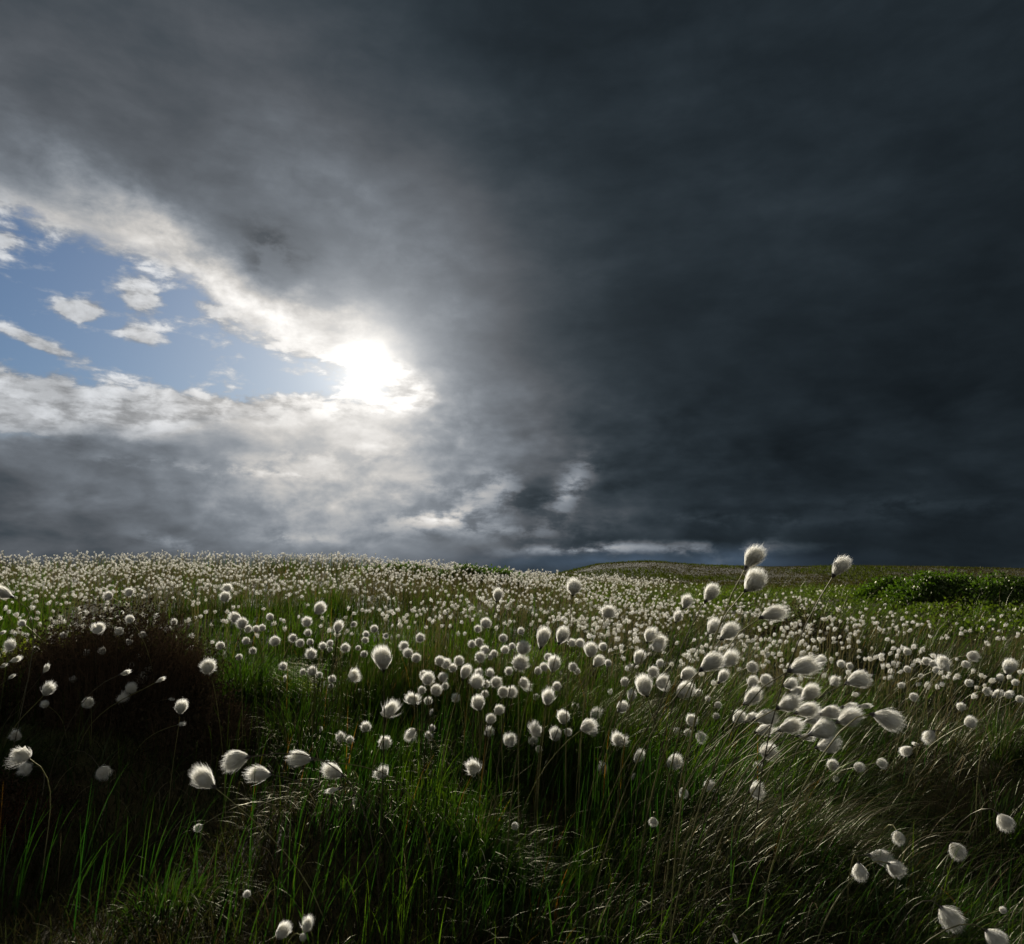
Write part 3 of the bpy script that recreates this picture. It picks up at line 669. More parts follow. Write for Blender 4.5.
# skyline and right-hand bushes
for px, d, a, b, h, n, s, lab in [
        (405, 12.5, .75, .6, .34, 5200, .034, 'wide low green bush on the skyline below the sun'),
        (488, 12.5, .75, .6, .30, 4200, .034, 'flat green bush on the skyline, right of the one below the sun'),
        (940, 10.5, .66, .5, .38, 11000, .024, 'dense dark green bush on the skyline near the right edge, left of its neighbour'),
        (1005, 10.2, .62, .5, .34, 11000, .024, 'dense dark green bush on the skyline cut by the right edge'),
        (885, 11, .42, .4, .27, 5500, .024, 'smaller green bush left of the dense pair on the skyline at right')]:
    x, y = at(px, 575, d)
    ztop = CAMZ + (580 - {405: 564, 488: 568, 940: 573, 1005: 575, 885: 578}[px]) / F * y
    h = max(.2, (ztop - float(ground(x, y))) * 1.0)
    shrub('bilberry_bush', x, y, a, b, h, n, s, *((.030, .060, .006), (.062, .100, .009)), lab, 'shrub')
# ground-covering bilberry and fern shoots: bright band at right, shoots at left
parts = []
def cover(n, azr, dr, h, size, cols, thr):
    az_ = R(rng.uniform(*azr, n)); d = rng.uniform(*dr, n)
    x = d * np.sin(az_); y = d * np.cos(az_); q = fbm(x * 1.2 + 9, y * 1.2 + 4, 3)
    k = (q > thr) & (rng.random(n) < .35 + .65 * sstep(.35, .65, fbm(x * 4, y * 4, 2)))
    x, y, q = x[k], y[k], q[k]; m = len(x)
    z = ground(x, y) + h * rng.uniform(.1, 1, m) * (.4 + 1.1 * sstep(thr, thr + .3, q)) * (.6 + .8 * fbm(x * 3, y * 3, 2))
    c = rng.random((m, 1))
    return leaves(np.stack([x, y, z], -1), size, (np.array(cols[0]) * (1 - c) + np.array(cols[1]) * c) * rng.uniform(.7, 1.3, (m, 1)))
parts.append(cover(int(70000 * Q), (6, 50), (7.2, 15), .15, .021, GG, .30))
parts.append(cover(int(16000 * Q), (-12, 12), (11, 19), .12, .036, GG, .45))
parts.append(cover(int(9000 * Q), (-26, -12), (3.0, 4.4), .10, .010, YG, .52))
parts.append(cover(int(7000 * Q), (-38, -24), (3.2, 6), .12, .011, YG, .55))
v, f, t = merge(parts)
link_tags(mk('bilberry_ground_cover', np_mesh('bilberry_ground_cover', v, faces4=f, mats=[M_LEAF], tint=t, smooth=False)), 'stuff', 'low leafy bilberry cover, widest as a green band at right', 'ground cover')

# ------------------------------------------------------------------ cotton grass
def head_geo(style, seed, nh, K=3, core_res=(10, 7)):
    """unit-size seed head: base at origin, axis +Z, length about 1"""
    r = np.random.default_rng(seed)
    # core: lumpy egg
    nu, nv = core_res
    prof = {'t': (.25, .52, .93), 'b': (.29, .50, .88), 's': (.16, .5, 1.0), 'r': (.30, .5, .82)}[style]
    vs = [(0, 0, 0)]
    for b in range(1, nv):
        tt = b / nv
        z = tt * prof[2] * .82
        rad = prof[0] * 1.02 * (math.sin(math.pi * tt ** (1.6 if style in 'ts' else 1.3))) ** .9
        for a in range(nu):
            an = 2 * math.pi * a / nu
            k = 1 + r.normal(0, .07 if style != 'r' else .2)
            vs.append((rad * k * math.cos(an), rad * k * math.sin(an), z + r.normal(0, .015)))
    vs.append((0, 0, prof[2] * .82))
    f3 = [(0, 1 + (a + 1) % nu, 1 + a) for a in range(nu)]
    f4 = []
    for b in range(nv - 2):
        for a in range(nu):
            p = 1 + b * nu + a; q = 1 + b * nu + (a + 1) % nu
            f4.append((p, q, q + nu, p + nu))
    top = len(vs) - 1; l0 = 1 + (nv - 2) * nu
    f3 += [(top, l0 + a, l0 + (a + 1) % nu) for a in range(nu)]
    core = (np.array(vs), np.array(f4), np.array(f3))
    # hairs: fan out from low on the axis, curve outwards then on
    spread = {'t': .74, 'b': .98, 's': .32, 'r': .85}[style]
    th = r.uniform(0, 2 * math.pi, nh)
    ph = spread * np.sqrt(r.random(nh))
    Lh = {'t': 1.0, 'b': .92, 's': 1.05, 'r': 1.0}[style] * (.42 + .60 * r.random(nh) ** .6) * (1 - .26 * (ph / spread) ** 2)
    if style in 'tb' and seed % 2:         # hair gathered in wisps, lopsided
        kc = r.integers(0, 11, nh); th = th + .5 * np.sin(th * 3 + kc) ; ph = ph * r.uniform(.72, 1.2, 11)[kc]; Lh = Lh * r.uniform(.8, 1.14, 11)[kc]
    if style == 'r':                       # clumped, torn
        kc = r.integers(0, 7, nh); cth = r.uniform(0, 6.28, 7); cph = r.uniform(.05, .85, 7); cl = r.uniform(.7, 1.1, 7)
        th = cth[kc] + r.normal(0, .5, nh); ph = np.abs(cph[kc] + r.normal(0, .25, nh)); Lh = r.uniform(.6, 1.0, nh) * cl[kc]
    bz = r.uniform(0, .30, nh) * {'t': 1, 'b': .8, 's': 1, 'r': .8}[style]
    base = np.stack([0 * th, 0 * th, bz], -1)
    rad = np.stack([np.cos(th), np.sin(th), 0 * th], -1)
    wind = np.array([.10, .03, 0]) if style in 'tr' else np.array([.05, .02, 0])
    rem = Lh * (1 - bz * .6)
    P1 = base + (rad * np.sin(ph * 1.25)[:, None] + np.array([0, 0, 1]) * np.cos(ph * 1.25)[:, None]) * (rem * .5)[:, None]
    P2 = base + (rad * np.sin(ph * .72)[:, None] + np.array([0, 0, 1]) * np.cos(ph * .72)[:, None]) * rem[:, None] + wind * (Lh ** 2)[:, None] + r.normal(0, .035, (nh, 3))
    wang = th + math.pi / 2 + r.normal(0, .9, nh)
    wd = np.stack([np.cos(wang), np.sin(wang), .3 * r.normal(size=nh)], -1)
    w0 = (.0085 if K > 2 else .030 if K == 2 else .06) * r.uniform(.6, 1.3, nh)
    lv = []
    for k in range(K + 1):
        t = k / K
        c = base * (1 - t) ** 2 + P1 * 2 * t * (1 - t) + P2 * t * t
        w = (w0 * (.4 + 1.2 * t if t < .6 else 1.12 * (1 - t) / .4 + .05))[:, None] * .5
        lv += [c - wd * w, c + wd * w]
    hv = np.stack(lv, 1).reshape(-1, 3)
    o = np.arange(nh) * 2 * (K + 1)
    hf = np.concatenate([np.stack([o + 2 * k, o + 2 * k + 1, o + 2 * k + 3, o + 2 * k + 2], -1) for k in range(K)])
    return core, (hv, hf)
def head_mesh(name, style, seed, nh, K=3):
    (cv, c4, c3), (hv, hf) = head_geo(style, seed, nh, K)
    v = np.concatenate([cv, hv]); f4 = np.concatenate([c4, hf + len(cv)])
    mi = np.concatenate([np.ones(len(c4)), np.zeros(len(hf)), np.ones(len(c3))])
    return np_mesh(name, v, faces4=f4, faces3=c3, mats=[M_COT, M_CORE], matidx=mi)
PROTO = {}
for st, k in (('t', 5), ('b', 4), ('s', 2), ('r', 5)):
    PROTO[st] = [head_mesh('seed_head', st, 100 + ord(st) + 7 * i, (2900 if st == 'r' else 2600) if st != 's' else 700) for i in range(k)]
def bract_mesh(seed):
    r = np.random.default_rng(seed)
    n = 9; th = r.uniform(0, 6.28, n); vs = []; fs = []
    for i in range(n):
        d = np.array([math.cos(th[i]), math.sin(th[i]), 0]); s = np.array([-d[1], d[0], 0]) * .045
        b = d * .03 + np.array([0, 0, -.05]); t = d * r.uniform(.09, .15) + np.array([0, 0, r.uniform(.2, .34)])
        m = d * .09 + np.array([0, 0, .09])
        k = len(vs); vs += [b - s * .6, b + s * .6, m + s, m - s, t]; fs += [(k, k + 1, k + 2), (k, k + 2, k + 3), (k + 3, k + 2, k + 4)]
    return np_mesh('bract', np.array(vs), faces3=np.array(fs), mats=[M_BRACT], smooth=False)
BR = [bract_mesh(i) for i in range(3)]
def tube(pts, rad, ns=4):
    pts = np.asarray(pts); vs = []
    for i, p in enumerate(pts):
        tg = pts[min(i + 1, len(pts) - 1)] - pts[max(i - 1, 0)]; tg = tg / np.linalg.norm(tg)
        a = np.cross(tg, [.3, .9, .1]); a /= np.linalg.norm(a); b = np.cross(tg, a)
        for k in range(ns):
            an = 2 * math.pi * k / ns; vs.append(p + (a * math.cos(an) + b * math.sin(an)) * rad[i])
    fs = [(i * ns + k, i * ns + (k + 1) % ns, (i + 1) * ns + (k + 1) % ns, (i + 1) * ns + k) for i in range(len(pts) - 1) for k in range(ns)]
    return np.array(vs), np.array(fs)
CRIGHT = np.array([1., 0, 0]); CUP = np.array([0, -sP, cP]); CF = np.array([0, cP, sP])
VISROT = {}
def cotton_plant(px, py, w, ang, style, label, group=None, big=None):
    real = .040 if w >= 17 else .036 if w >= 12 else .031 if w >= 8 else .027
    ratio = {'t': .74, 'b': .86, 's': .95, 'r': .88}[style]      # picture width / head length
    if style in 'tr': w = w * .89
    L = real / ratio
    d = real * F / w
    if w > 12: L *= .95
    r = ray(px, py)
    # keep the head above the ground
    for _ in range(40):
        c = np.array([0, 0, CAMZ]) + r * d
        if c[2] - ground(c[0], c[1]) > .10 + .04 * (w < 17): break
        d *= .97; L *= .97
    c = np.array([0, 0, CAMZ]) + r * d
    a = R(ang); tilt = R({'t': 18, 'b': 58, 's': 10, 'r': 30}[style] + rng.normal(0, 8))
    ax = math.cos(tilt) * (math.cos(a) * CRIGHT + math.sin(a) * CUP) - math.sin(tilt) * CF
    ax /= np.linalg.norm(ax)
    hb = c - ax * L * .52
    h = hb[2] - float(ground(hb[0], hb[1]))
    hor = np.array([ax[0], ax[1], 0]); hn = np.linalg.norm(hor) + 1e-6
    leanlen = min(.9 * h, .22) * min(1, hn * 1.3) + .01
    if 100 < ang < 200 and px < 60: leanlen *= .15
    g2 = hb - hor / hn * leanlen + np.array([rng.normal(0, .015), rng.normal(0, .015), 0])
    g2[2] = float(ground(g2[0], g2[1])) - .01
    root = bpy.data.objects.new('cotton_grass', None); COL.objects.link(root); root.location = g2
    root.empty_display_size = .02
    link_tags(root, 'thing', label, 'cotton grass', group)
    h = max(h, .04)
    P0 = np.zeros(3); P3 = hb - g2
    P1 = np.array([P3[0] * .1, P3[1] * .1, h * .5]); P2 = P3 - ax * min(.35 * h, .12 if ax[2] > 0 else .05)
    if 'level stem' in label and 'under' not in label and 'right of' not in label:
        g2 = hb - hor / hn * .26; g2[2] = float(ground(g2[0], g2[1])) - .01; root.location = g2
        P3 = hb - g2; h = P3[2]; P1 = np.array([P3[0] * .05, P3[1] * .05, h * .95]); P2 = P3 - ax * .14
    ts = np.linspace(0, 1, 9)[:, None]
    pts = P0 * (1 - ts) ** 3 + P1 * 3 * ts * (1 - ts) ** 2 + P2 * 3 * ts ** 2 * (1 - ts) + P3 * ts ** 3
    sr = .0011 if w >= 12 else .0009
    v, f = tube(pts, np.linspace(sr * 1.3, sr, 9))
    col = np.array([.16, .15, .06]) * rng.uniform(.5, 1.3) if rng.random() < .7 else np.array([.06, .05, .03])
    mk('stem', np_mesh('stem', v, faces4=f, mats=[M_STEM], tint=np.tile(col, (len(v), 1))), root)
    q = Vector(ax).to_track_quat('Z', 'Y').to_matrix().to_4x4() @ Matrix.Rotation(rng.uniform(0, 6.28), 4, 'Z')
    pool = PROTO['b' if (style == 't' and 240 < ang < 340) else style]; me = pool[int(rng.integers(len(pool)))]
    hd = mk('seed_head', me, root)
    s = L * 1.02; wv = rng.uniform(.86, 1.2)
    hd.matrix_local = Matrix.Translation(Vector(hb - g2)) @ q @ Matrix.Diagonal((s * wv, s * wv, s, 1))
    br = mk('bract', BR[int(rng.integers(3))], root); br.matrix_local = Matrix.Translation(Vector(hb - g2)) @ q @ Matrix.Diagonal((s * .9, s * .9, s * .9, 1))
    return root
placed = []
for line in HEADS.strip().splitlines():
    a, lab = line.split('|'); px, py, w, ang, st = a.split()
    cotton_plant(float(px), float(py), float(w), float(ang), st, lab.strip())
    placed.append((float(px), float(py)))
NIND = len(placed)

# ---- the far crowd of heads, spread over the slope
def crowd(n, azr, dr, p, dens):
    az_ = rng.uniform(*azr, n)
    q = rng.random(n); d = (dr[0] ** (2 - p) + q * (dr[1] ** (2 - p) - dr[0] ** (2 - p))) ** (1 / (2 - p))
    x = d * np.sin(R(az_)); y = d * np.cos(R(az_))
    k = rng.random(n) < dens(x, y, az_, d)
    return x[k], y[k], d[k]
def clump(x, y): return .06 + .94 * sstep(.40, .62, fbm(x * 1.6 + 21, y * 1.6 + 70, 3))
def clumpfar(x, y): return .12 + .88 * sstep(.38, .56, fbm(x * .8 + 21, y * .8 + 70, 3))
cs = [crowd(int(13000), (-47, 17), (4.3, 16.5), .35, lambda x, y, a, d: clumpfar(x, y) * np.where((d < 5.2), .6, 1) * sstep(16, 6, a)),
      crowd(int(2700), (4, 46), (3.5, 7.6), .3, lambda x, y, a, d: clump(x, y) * sstep(8.2, 6.2, d + .05 * np.maximum(0, a - 20))),
      crowd(int(420), (-36, 5), (3.4, 4.6), .3, lambda x, y, a, d: clump(x, y) * .8),
      crowd(int(220), (6, 38), (2.9, 3.8), .3, lambda x, y, a, d: clump(x, y))]
cx_ = np.concatenate([c[0] for c in cs]); cy_ = np.concatenate([c[1] for c in cs])
gz = ground(cx_, cy_)
hz = gz + np.clip(rng.normal(.27, .045, len(cx_)), .13, .42)
# a few stand taller against the sky
tall = rng.random(len(cx_)) < .02; hz[tall] += .06
def project(x, y, z):
    dx, dy, dz = x, y, z - CAMZ
    f = dy * cP + dz * sP; u = dx; vv = -dy * sP + dz * cP
    return CX + F * u / f, CY - F * vv / f, f
ppx, ppy, pf = project(cx_, cy_, hz)
sz = rng.uniform(.025, .038, len(cx_)) * (1 + .32 * sstep(7, 14, pf)) * np.where(ppx > 640, .92, 1)
order = np.argsort(-(sz * F / pf))
P = np.array(placed)
ok = []
for i_ in order:
    if -5 < ppx[i_] < 1029 and 545 < ppy[i_]:
        if pf[i_] < 5 and np.min(np.hypot(P[:, 0] - ppx[i_], P[:, 1] - ppy[i_])) < 9: continue
        if inheather(cx_[i_:i_ + 1], cy_[i_:i_ + 1], .8)[0]: continue
    ok.append(i_)
nextra = max(0, 300 - NIND)
extra = []; rest = []
for i_ in ok:
    if len(extra) < nextra and 0 < ppx[i_] < 1020 and pf[i_] > 2.8: extra.append(i_)
    else: rest.append(i_)
for i_ in extra:
    left = ppx[i_] < 600
    lab = 'small round cotton head loose in front of the left-hand crowd' if left else 'small round cotton head loose in front of the right-hand crowd'
    grp = 'small heads before the left crowd' if left else 'small heads before the right crowd'
    w = max(5.0, sz[i_] * F / pf[i_])
    cotton_plant(float(ppx[i_]), float(ppy[i_]), w, float(rng.choice([60, 80, 100])), 'b', lab, grp)
# rest as one mesh: light-weight heads and stems
LOW = []
for k_ in range(5):
    (cv, c4, c3), (hv, hf) = head_geo('b' if k_ < 3 else 't', 300 + k_, 70, 1 if k_ < 0 else 2, core_res=(6, 4))
    LOW.append((cv, c4, c3, hv, hf))
Vs, F4, F3, M4, M3, T, off = [], [], [], [], [], [], 0
rest = np.array(rest)
for i_ in rest:
    cv, c4, c3, hv, hf = LOW[int(rng.integers(5))]
    tilt = rng.uniform(.5, 1.25); da = R(160) + rng.normal(0, .5)
    ax = Vector((math.sin(da) * math.sin(tilt), math.cos(da) * math.sin(tilt), math.cos(tilt)))
    m = np.array(ax.to_track_quat('Z', 'Y').to_matrix() @ Matrix.Rotation(rng.uniform(0, 6.28), 3, 'Z')) * sz[i_] * 1.12
    hb = np.array([cx_[i_], cy_[i_], hz[i_]])
    v = np.concatenate([cv, hv]) @ m.T + hb
    Vs.append(v); F4.append(c4 + off); M4.append(np.ones(len(c4))); F4.append(hf + len(cv) + off); M4.append(np.zeros(len(hf))); F3.append(c3 + off); M3.append(np.ones(len(c3)))
    T.append(np.ones((len(v), 3)) * .8); off += len(v)
    foot = np.array([cx_[i_] - ax.x * .08 + rng.normal(0, .02), cy_[i_] - ax.y * .08, gz[i_] - .01]); hgt = hb[2] - foot[2]
    ts = np.linspace(0, 1, 4)[:, None]; P1_ = foot + np.array([0, 0, hgt * .7])
    pts = foot * (1 - ts) ** 2 + P1_ * 2 * ts * (1 - ts) + hb * ts ** 2
    wd_ = np.array([.0008 + .00012 * pf[i_], 0, 0])
    sv = np.stack([pts - wd_, pts + wd_], 1).reshape(-1, 3)
    Vs.append(sv); o_ = np.arange(3) * 2
    F4.append(np.stack([o_, o_ + 1, o_ + 3, o_ + 2], -1) + off); M4.append(np.full(3, 2)); T.append(np.tile(np.array([.13, .11, .05]), (8, 1))); off += 8
me = np_mesh('cotton_grass_crowd', np.concatenate(Vs), faces4=np.concatenate(F4), faces3=np.concatenate(F3), mats=[M_COT, M_CORE, M_STEM],
             matidx=np.concatenate(M4 + M3), tint=np.concatenate(T))
link_tags(mk('cotton_grass_crowd', me), 'stuff', 'countless tiny white cotton grass heads filling the slope up to the skyline', 'cotton grass crowd')
print('individuals', NIND + len(extra), 'crowd', len(rest))
# ------------------------------------------------------------------ sun and sky
SUNPX = (370, 367)
saz, sel = azel(*SUNPX)
sun_d = bpy.data.lights.new('sun', 'SUN'); sun_d.energy = 5.0; sun_d.angle = R(.6); sun_d.color = (1, .95, .86)
sun = bpy.data.objects.new('sun', sun_d); COL.objects.link(sun)
sv = Vector((math.sin(R(saz)) * math.cos(R(sel)), math.cos(R(saz)) * math.cos(R(sel)), math.sin(R(sel))))
sun.rotation_euler = sv.to_track_quat('Z', 'Y').to_euler(); sun.location = (0, 0, 30)

world = bpy.data.worlds.new('World'); SC.world = world; world.use_nodes = True
nt = world.node_tree; nt.nodes.clear(); N = nt.nodes; LK = nt.links
def setin(sock, v):
    if isinstance(v, bpy.types.NodeSocket): LK.new(v, sock)
    else: sock.default_value = v
def M_(op, a, b=None, c=None, clamp=False):
    n = N.new('ShaderNodeMath'); n.operation = op; n.use_clamp = clamp
    setin(n.inputs[0], a)
    if b is not None: setin(n.inputs[1], b)
    if c is not None: setin(n.inputs[2], c)
    return n.outputs[0]
def add(*a):
    s = a[0]
    for b in a[1:]: s = M_('ADD', s, b)
    return s
def mul(*a):
    s = a[0]
    for b in a[1:]: s = M_('MULTIPLY', s, b)
    return s
def VM(op, a, b=None, sc=None):
    n = N.new('ShaderNodeVectorMath'); n.operation = op
    setin(n.inputs[0], a)
    if b is not None: setin(n.inputs[1], b)
    if sc is not None: setin(n.inputs['Scale'], sc)
    return n
def smap(x, a, b, lo=0., hi=1., kind='SMOOTHSTEP'):
    n = N.new('ShaderNodeMapRange'); n.interpolation_type = kind
    setin(n.inputs['Value'], x); n.inputs['From Min'].default_value = a; n.inputs['From Max'].default_value = b
    n.inputs['To Min'].default_value = lo; n.inputs['To Max'].default_value = hi
    return n.outputs[0]
def noise(vec, scale, det=5, rough=.55, dist=0.):
    n = N.new('ShaderNodeTexNoise'); n.noise_dimensions = '3D'; n.normalize = True
    setin(n.inputs['Vector'], vec); n.inputs['Scale'].default_value = scale; n.inputs['Detail'].default_value = det
    n.inputs['Roughness'].default_value = rough; n.inputs['Distortion'].default_value = dist
    return n
def mixc(f, a, b):
    n = N.new('ShaderNodeMix'); n.data_type = 'RGBA'; n.clamp_factor = True
    setin(n.inputs[0], f)
    for i_, v in ((6, a), (7, b)):
        if isinstance(v, bpy.types.NodeSocket): LK.new(v, n.inputs[i_])
        else: n.inputs[i_].default_value = (*v, 1)
    return n.outputs[2]
tc = N.new('ShaderNodeTexCoord'); DIR = tc.outputs['Generated']
sep = N.new('ShaderNodeSeparateXYZ'); LK.new(DIR, sep.inputs[0])
AZ = M_('MULTIPLY', M_('ARCTAN2', sep.outputs[0], sep.outputs[1]), 57.29578)
EL = M_('MULTIPLY', M_('ARCSINE', sep.outputs[2]), 57.29578)
cmb = N.new('ShaderNodeCombineXYZ'); LK.new(AZ, cmb.inputs[0]); LK.new(EL, cmb.inputs[1]); P0 = cmb.outputs[0]
# wind-torn distortion of the sky coordinates (degrees)
str_ = VM('MULTIPLY', DIR, (1, 1, 1.8)).outputs[0]
w1 = VM('SCALE', VM('SUBTRACT', noise(str_, 3.2, 3).outputs['Color'], (.5, .5, .5)).outputs[0], sc=4.0).outputs[0]
w2 = VM('SCALE', VM('SUBTRACT', noise(str_, 13, 5, .62).outputs['Color'], (.5, .5, .5)).outputs[0], sc=3.0).outputs[0]
W = VM('MULTIPLY', VM('ADD', VM('ADD', P0, w1).outputs[0], w2).outputs[0], (1, 1, 0)).outputs[0]
w3 = VM('SCALE', w2, sc=.5).outputs[0]
Wf = VM('MULTIPLY', VM('ADD', P0, w3).outputs[0], (1, 1, 0)).outputs[0]
DEG = 57.29578 / F
def blob(px, py, rx, ry, rot=0, vec=None):
    """soft elliptical patch of sky round a direction, half widths in the same measure as the table"""
    a, e = azel(px, py)
    r2 = ((px - CX) ** 2 + (py - CY) ** 2) / F ** 2
    k = 1 / (1 + r2)
    m = N.new('ShaderNodeMapping'); m.vector_type = 'TEXTURE'
    setin(m.inputs['Vector'], W if vec is None else vec)
    m.inputs['Location'].default_value = (a, e, 0); m.inputs['Rotation'].default_value = (0, 0, R(rot))
    m.inputs['Scale'].default_value = (rx * DEG * math.sqrt(k) * 1.25, ry * DEG * math.sqrt(k) * 1.25, 1)
    g = N.new('ShaderNodeTexGradient'); g.gradient_type = 'QUADRATIC_SPHERE'; LK.new(m.outputs[0], g.inputs[0])
    return g.outputs['Fac']
def fcurve(x, pts, lo, hi, vlo, vhi):
    xn = smap(x, lo, hi, 0, 1, 'LINEAR')
    n = N.new('ShaderNodeFloatCurve'); LK.new(xn, n.inputs['Value']); c = n.mapping.curves[0]
    pp = sorted(((a - lo) / (hi - lo), (v - vlo) / (vhi - vlo)) for a, v in pts)
    c.points[0].location = (0, pp[0][1]); c.points[1].location = (1, pp[-1][1])
    for a, v in pp: c.points.new(a, v)
    for p in c.points: p.handle_type = 'AUTO'
    n.mapping.update()
    return smap(n.outputs[0], 0, 1, vlo, vhi, 'LINEAR')
sw = N.new('ShaderNodeSeparateXYZ'); LK.new(W, sw.inputs[0]); WAZ, WEL = sw.outputs[0], sw.outputs[1]
TOP = fcurve(WAZ, [azel(*p) for p in [(0, 200), (60, 226), (110, 250), (190, 276), (235, 322), (300, 338), (370, 338), (410, 362), (440, 392), (500, 480), (1000, 560)]], -60, 60, -10, 40)
BOT = fcurve(WAZ, [azel(*p) for p in [(0, 432), (100, 436), (200, 428), (300, 420), (380, 422), (420, 418), (445, 396), (500, 480), (1000, 560)]], -60, 60, -10, 40)
dT = M_('SUBTRACT', TOP, WEL)        # >0 below the upper cloud edge
dB = M_('SUBTRACT', WEL, BOT)        # >0 above the lower bank
# angle from the sun
dot = VM('DOT_PRODUCT', DIR, tuple(sv)).outputs['Value']
TH = M_('MULTIPLY', M_('ARCCOSINE', M_('MINIMUM', dot, .999999)), 57.29578)
def expf(x, s, p=1.0): return M_('EXPONENT', M_('MULTIPLY', M_('POWER', M_('DIVIDE', x, s), p), -1))
sunglow = add(mul(expf(TH, 6.0), .9), mul(expf(TH, 15.0), .32))
# detail noises
str2 = VM('MULTIPLY', DIR, (1, 1, 2.6)).outputs[0]
n_big = noise(str2, 2.6, 7, .55, .4).outputs['Fac']
n_mid = noise(str2, 8.0, 7, .58, .3).outputs['Fac']
n_fine = noise(VM('MULTIPLY', DIR, (1, 1, 3.0)).outputs[0], 22.0, 6, .62, .2).outputs['Fac']
n_billow = noise(VM('MULTIPLY', DIR, (1, 1, 1.5)).outputs[0], 17.0, 8, .6, .2).outputs['Fac']

# --- blue gap: clear sky with scattered bright cloud in it
sky = N.new('ShaderNodeTexSky'); sky.sky_type = 'NISHITA'; sky.sun_disc = False
sky.sun_elevation = R(sel); sky.sun_rotation = R(saz); sky.air_density = 1.3; sky.dust_density = .3; sky.ozone_density = 3
skyc = VM('MULTIPLY', sky.outputs[0], SKYTINT).outputs[0]
cov = add(mul(blob(110, 410, 330, 40, -2), 3.2), mul(blob(290, 415, 190, 24, 3), 2.6), mul(blob(30, 420, 150, 24, -4), 1.3),
          mul(blob(78, 309, 36, 18, 0, Wf), 2.6), mul(blob(138, 298, 34, 30, -20, Wf), 2.0), mul(blob(140, 334, 34, 16, 0, Wf), 1.6), mul(blob(38, 343, 74, 13, -14, Wf), 1.9),
          mul(blob(3, 238, 28, 18, 0, Wf), 1.4), mul(blob(380, 372, 90, 60), 1.5), mul(blob(350, 335, 100, 36, 0, Wf), 1.6), mul(blob(212, 318, 30, 12, -30), .6), mul(expf(M_('ABSOLUTE', dT), 1.3), .9),
          mul(blob(200, 325, 50, 16, -15), .5), mul(blob(420, 395, 40, 45), 1.5))
cov = add(cov, M_('MULTIPLY', M_('SUBTRACT', n_billow, .5), 2.1), mul(M_('SUBTRACT', n_fine, .5), 2.2))
covm = smap(cov, .22, 1.0)
wht = mul(add(.54, mul(sunglow, .42)), smap(n_fine, .34, .6, .6, 1.12), smap(n_billow, .35, .65, .72, 1.12), smap(covm, .3, 1, .8, 1.05))
white = mixc(smap(TH, 4, 22), (1, .97, .93), (.93, .96, 1.0))
whitec = VM('SCALE', white, sc=wht).outputs[0]
skyh = mixc(mul(expf(TH, 10.0), .95), skyc, (.62, .66, .70))
inner = mixc(covm, skyh, whitec)

# --- storm cloud
L = add(.021,
        mul(blob(-20, 130, 760, 480, -10), .075), mul(blob(290, 215, 380, 240, -25), .07), mul(blob(350, 380, 300, 240), .10),
        mul(blob(60, 222, 150, 34, -22), .10), mul(blob(190, 270, 220, 42, -27), .46), mul(blob(290, 316, 120, 36, -10), .42),
        mul(blob(360, 450, 230, 130, -5), .20), mul(blob(330, 520, 420, 100), .07), mul(blob(60, 500, 420, 150), .05),
        mul(blob(330, 175, 150, 55, -40), .03), mul(blob(440, 200, 90, 200, -10), .02), mul(blob(680, 60, 260, 110, 0), .006), mul(blob(760, 210, 240, 90), .012),
        mul(blob(440, 280, 170, 170, 0), .04), mul(blob(520, 480, 220, 70, 0), .03), mul(blob(480, 400, 130, 60, 0), .04))
# darker lumps
dark = add(mul(blob(272, 252, 80, 52, 0, W), 1.1, smap(n_billow, .35, .6, .3, 1.2)), mul(blob(590, 330, 150, 60, 10), .5), mul(blob(860, 380, 300, 120, 15), .2), mul(blob(790, 560, 130, 60, 0), .45), mul(blob(530, 497, 46, 30, 0, Wf), 1.5),
           mul(blob(980, 540, 260, 60), .35), mul(blob(95, 456, 190, 30, 3), .45), mul(blob(250, 560, 560, 60), .16), mul(blob(560, 40, 260, 90), .15), mul(blob(620, 470, 330, 30), .2), mul(blob(1000, 250, 240, 240), .2))
mod = mul(smap(n_big, .25, .75, .76, 1.26, 'LINEAR'), smap(n_mid, .3, .7, .88, 1.12, 'LINEAR'), smap(n_fine, .25, .75, .93, 1.07, 'LINEAR'))
L = mul(L, mod, M_('SUBTRACT', 1.0, M_('MINIMUM', dark, .8)))
n_str = noise(VM('MULTIPLY', DIR, (1, 1, 3.2)).outputs[0], 6.5, 8, .58, .5).outputs['Fac']
n_lump = noise(VM('MULTIPLY', DIR, (1, 1, 1.7)).outputs[0], 9.0, 8, .55, .6).outputs['Fac']
low = smap(EL, 17, 9)
L = mul(L, add(M_('SUBTRACT', 1.0, low), mul(low, smap(n_str, .36, .64, .82, 1.2, 'LINEAR'))))
lit = smap(L, .06, .22)
L = mul(L, add(M_('SUBTRACT', 1.0, lit), mul(lit, smap(n_billow, .38, .62, .62, 1.24, 'LINEAR'))), smap(n_lump, .36, .64, .90, 1.11, 'LINEAR'))
def relief(scale, zs, det, off, dist, off2=1.0):
    q = VM('MULTIPLY', DIR, (1, 1, zs)).outputs[0]
    q2 = VM('ADD', q, VM('SCALE', VM('MULTIPLY', VM('SUBTRACT', tuple(sv), DIR).outputs[0], (1, 1, zs)).outputs[0], sc=off).outputs[0]).outputs[0]
    return M_('SUBTRACT', noise(q, scale, det, .48, dist).outputs['Fac'], noise(q2, scale, det, .48, dist).outputs['Fac'])
rl = add(mul(relief(5.0, 2.2, 4, .07, .3), 2.4), mul(relief(12.0, 2.0, 5, .05, .3), 2.0))
rk = add(.14, mul(.72, smap(EL, 19, 11), smap(AZ, 30, 5, .3, 1.1)))
L = mul(L, M_('MAXIMUM', add(1.0, mul(rl, rk)), .5))
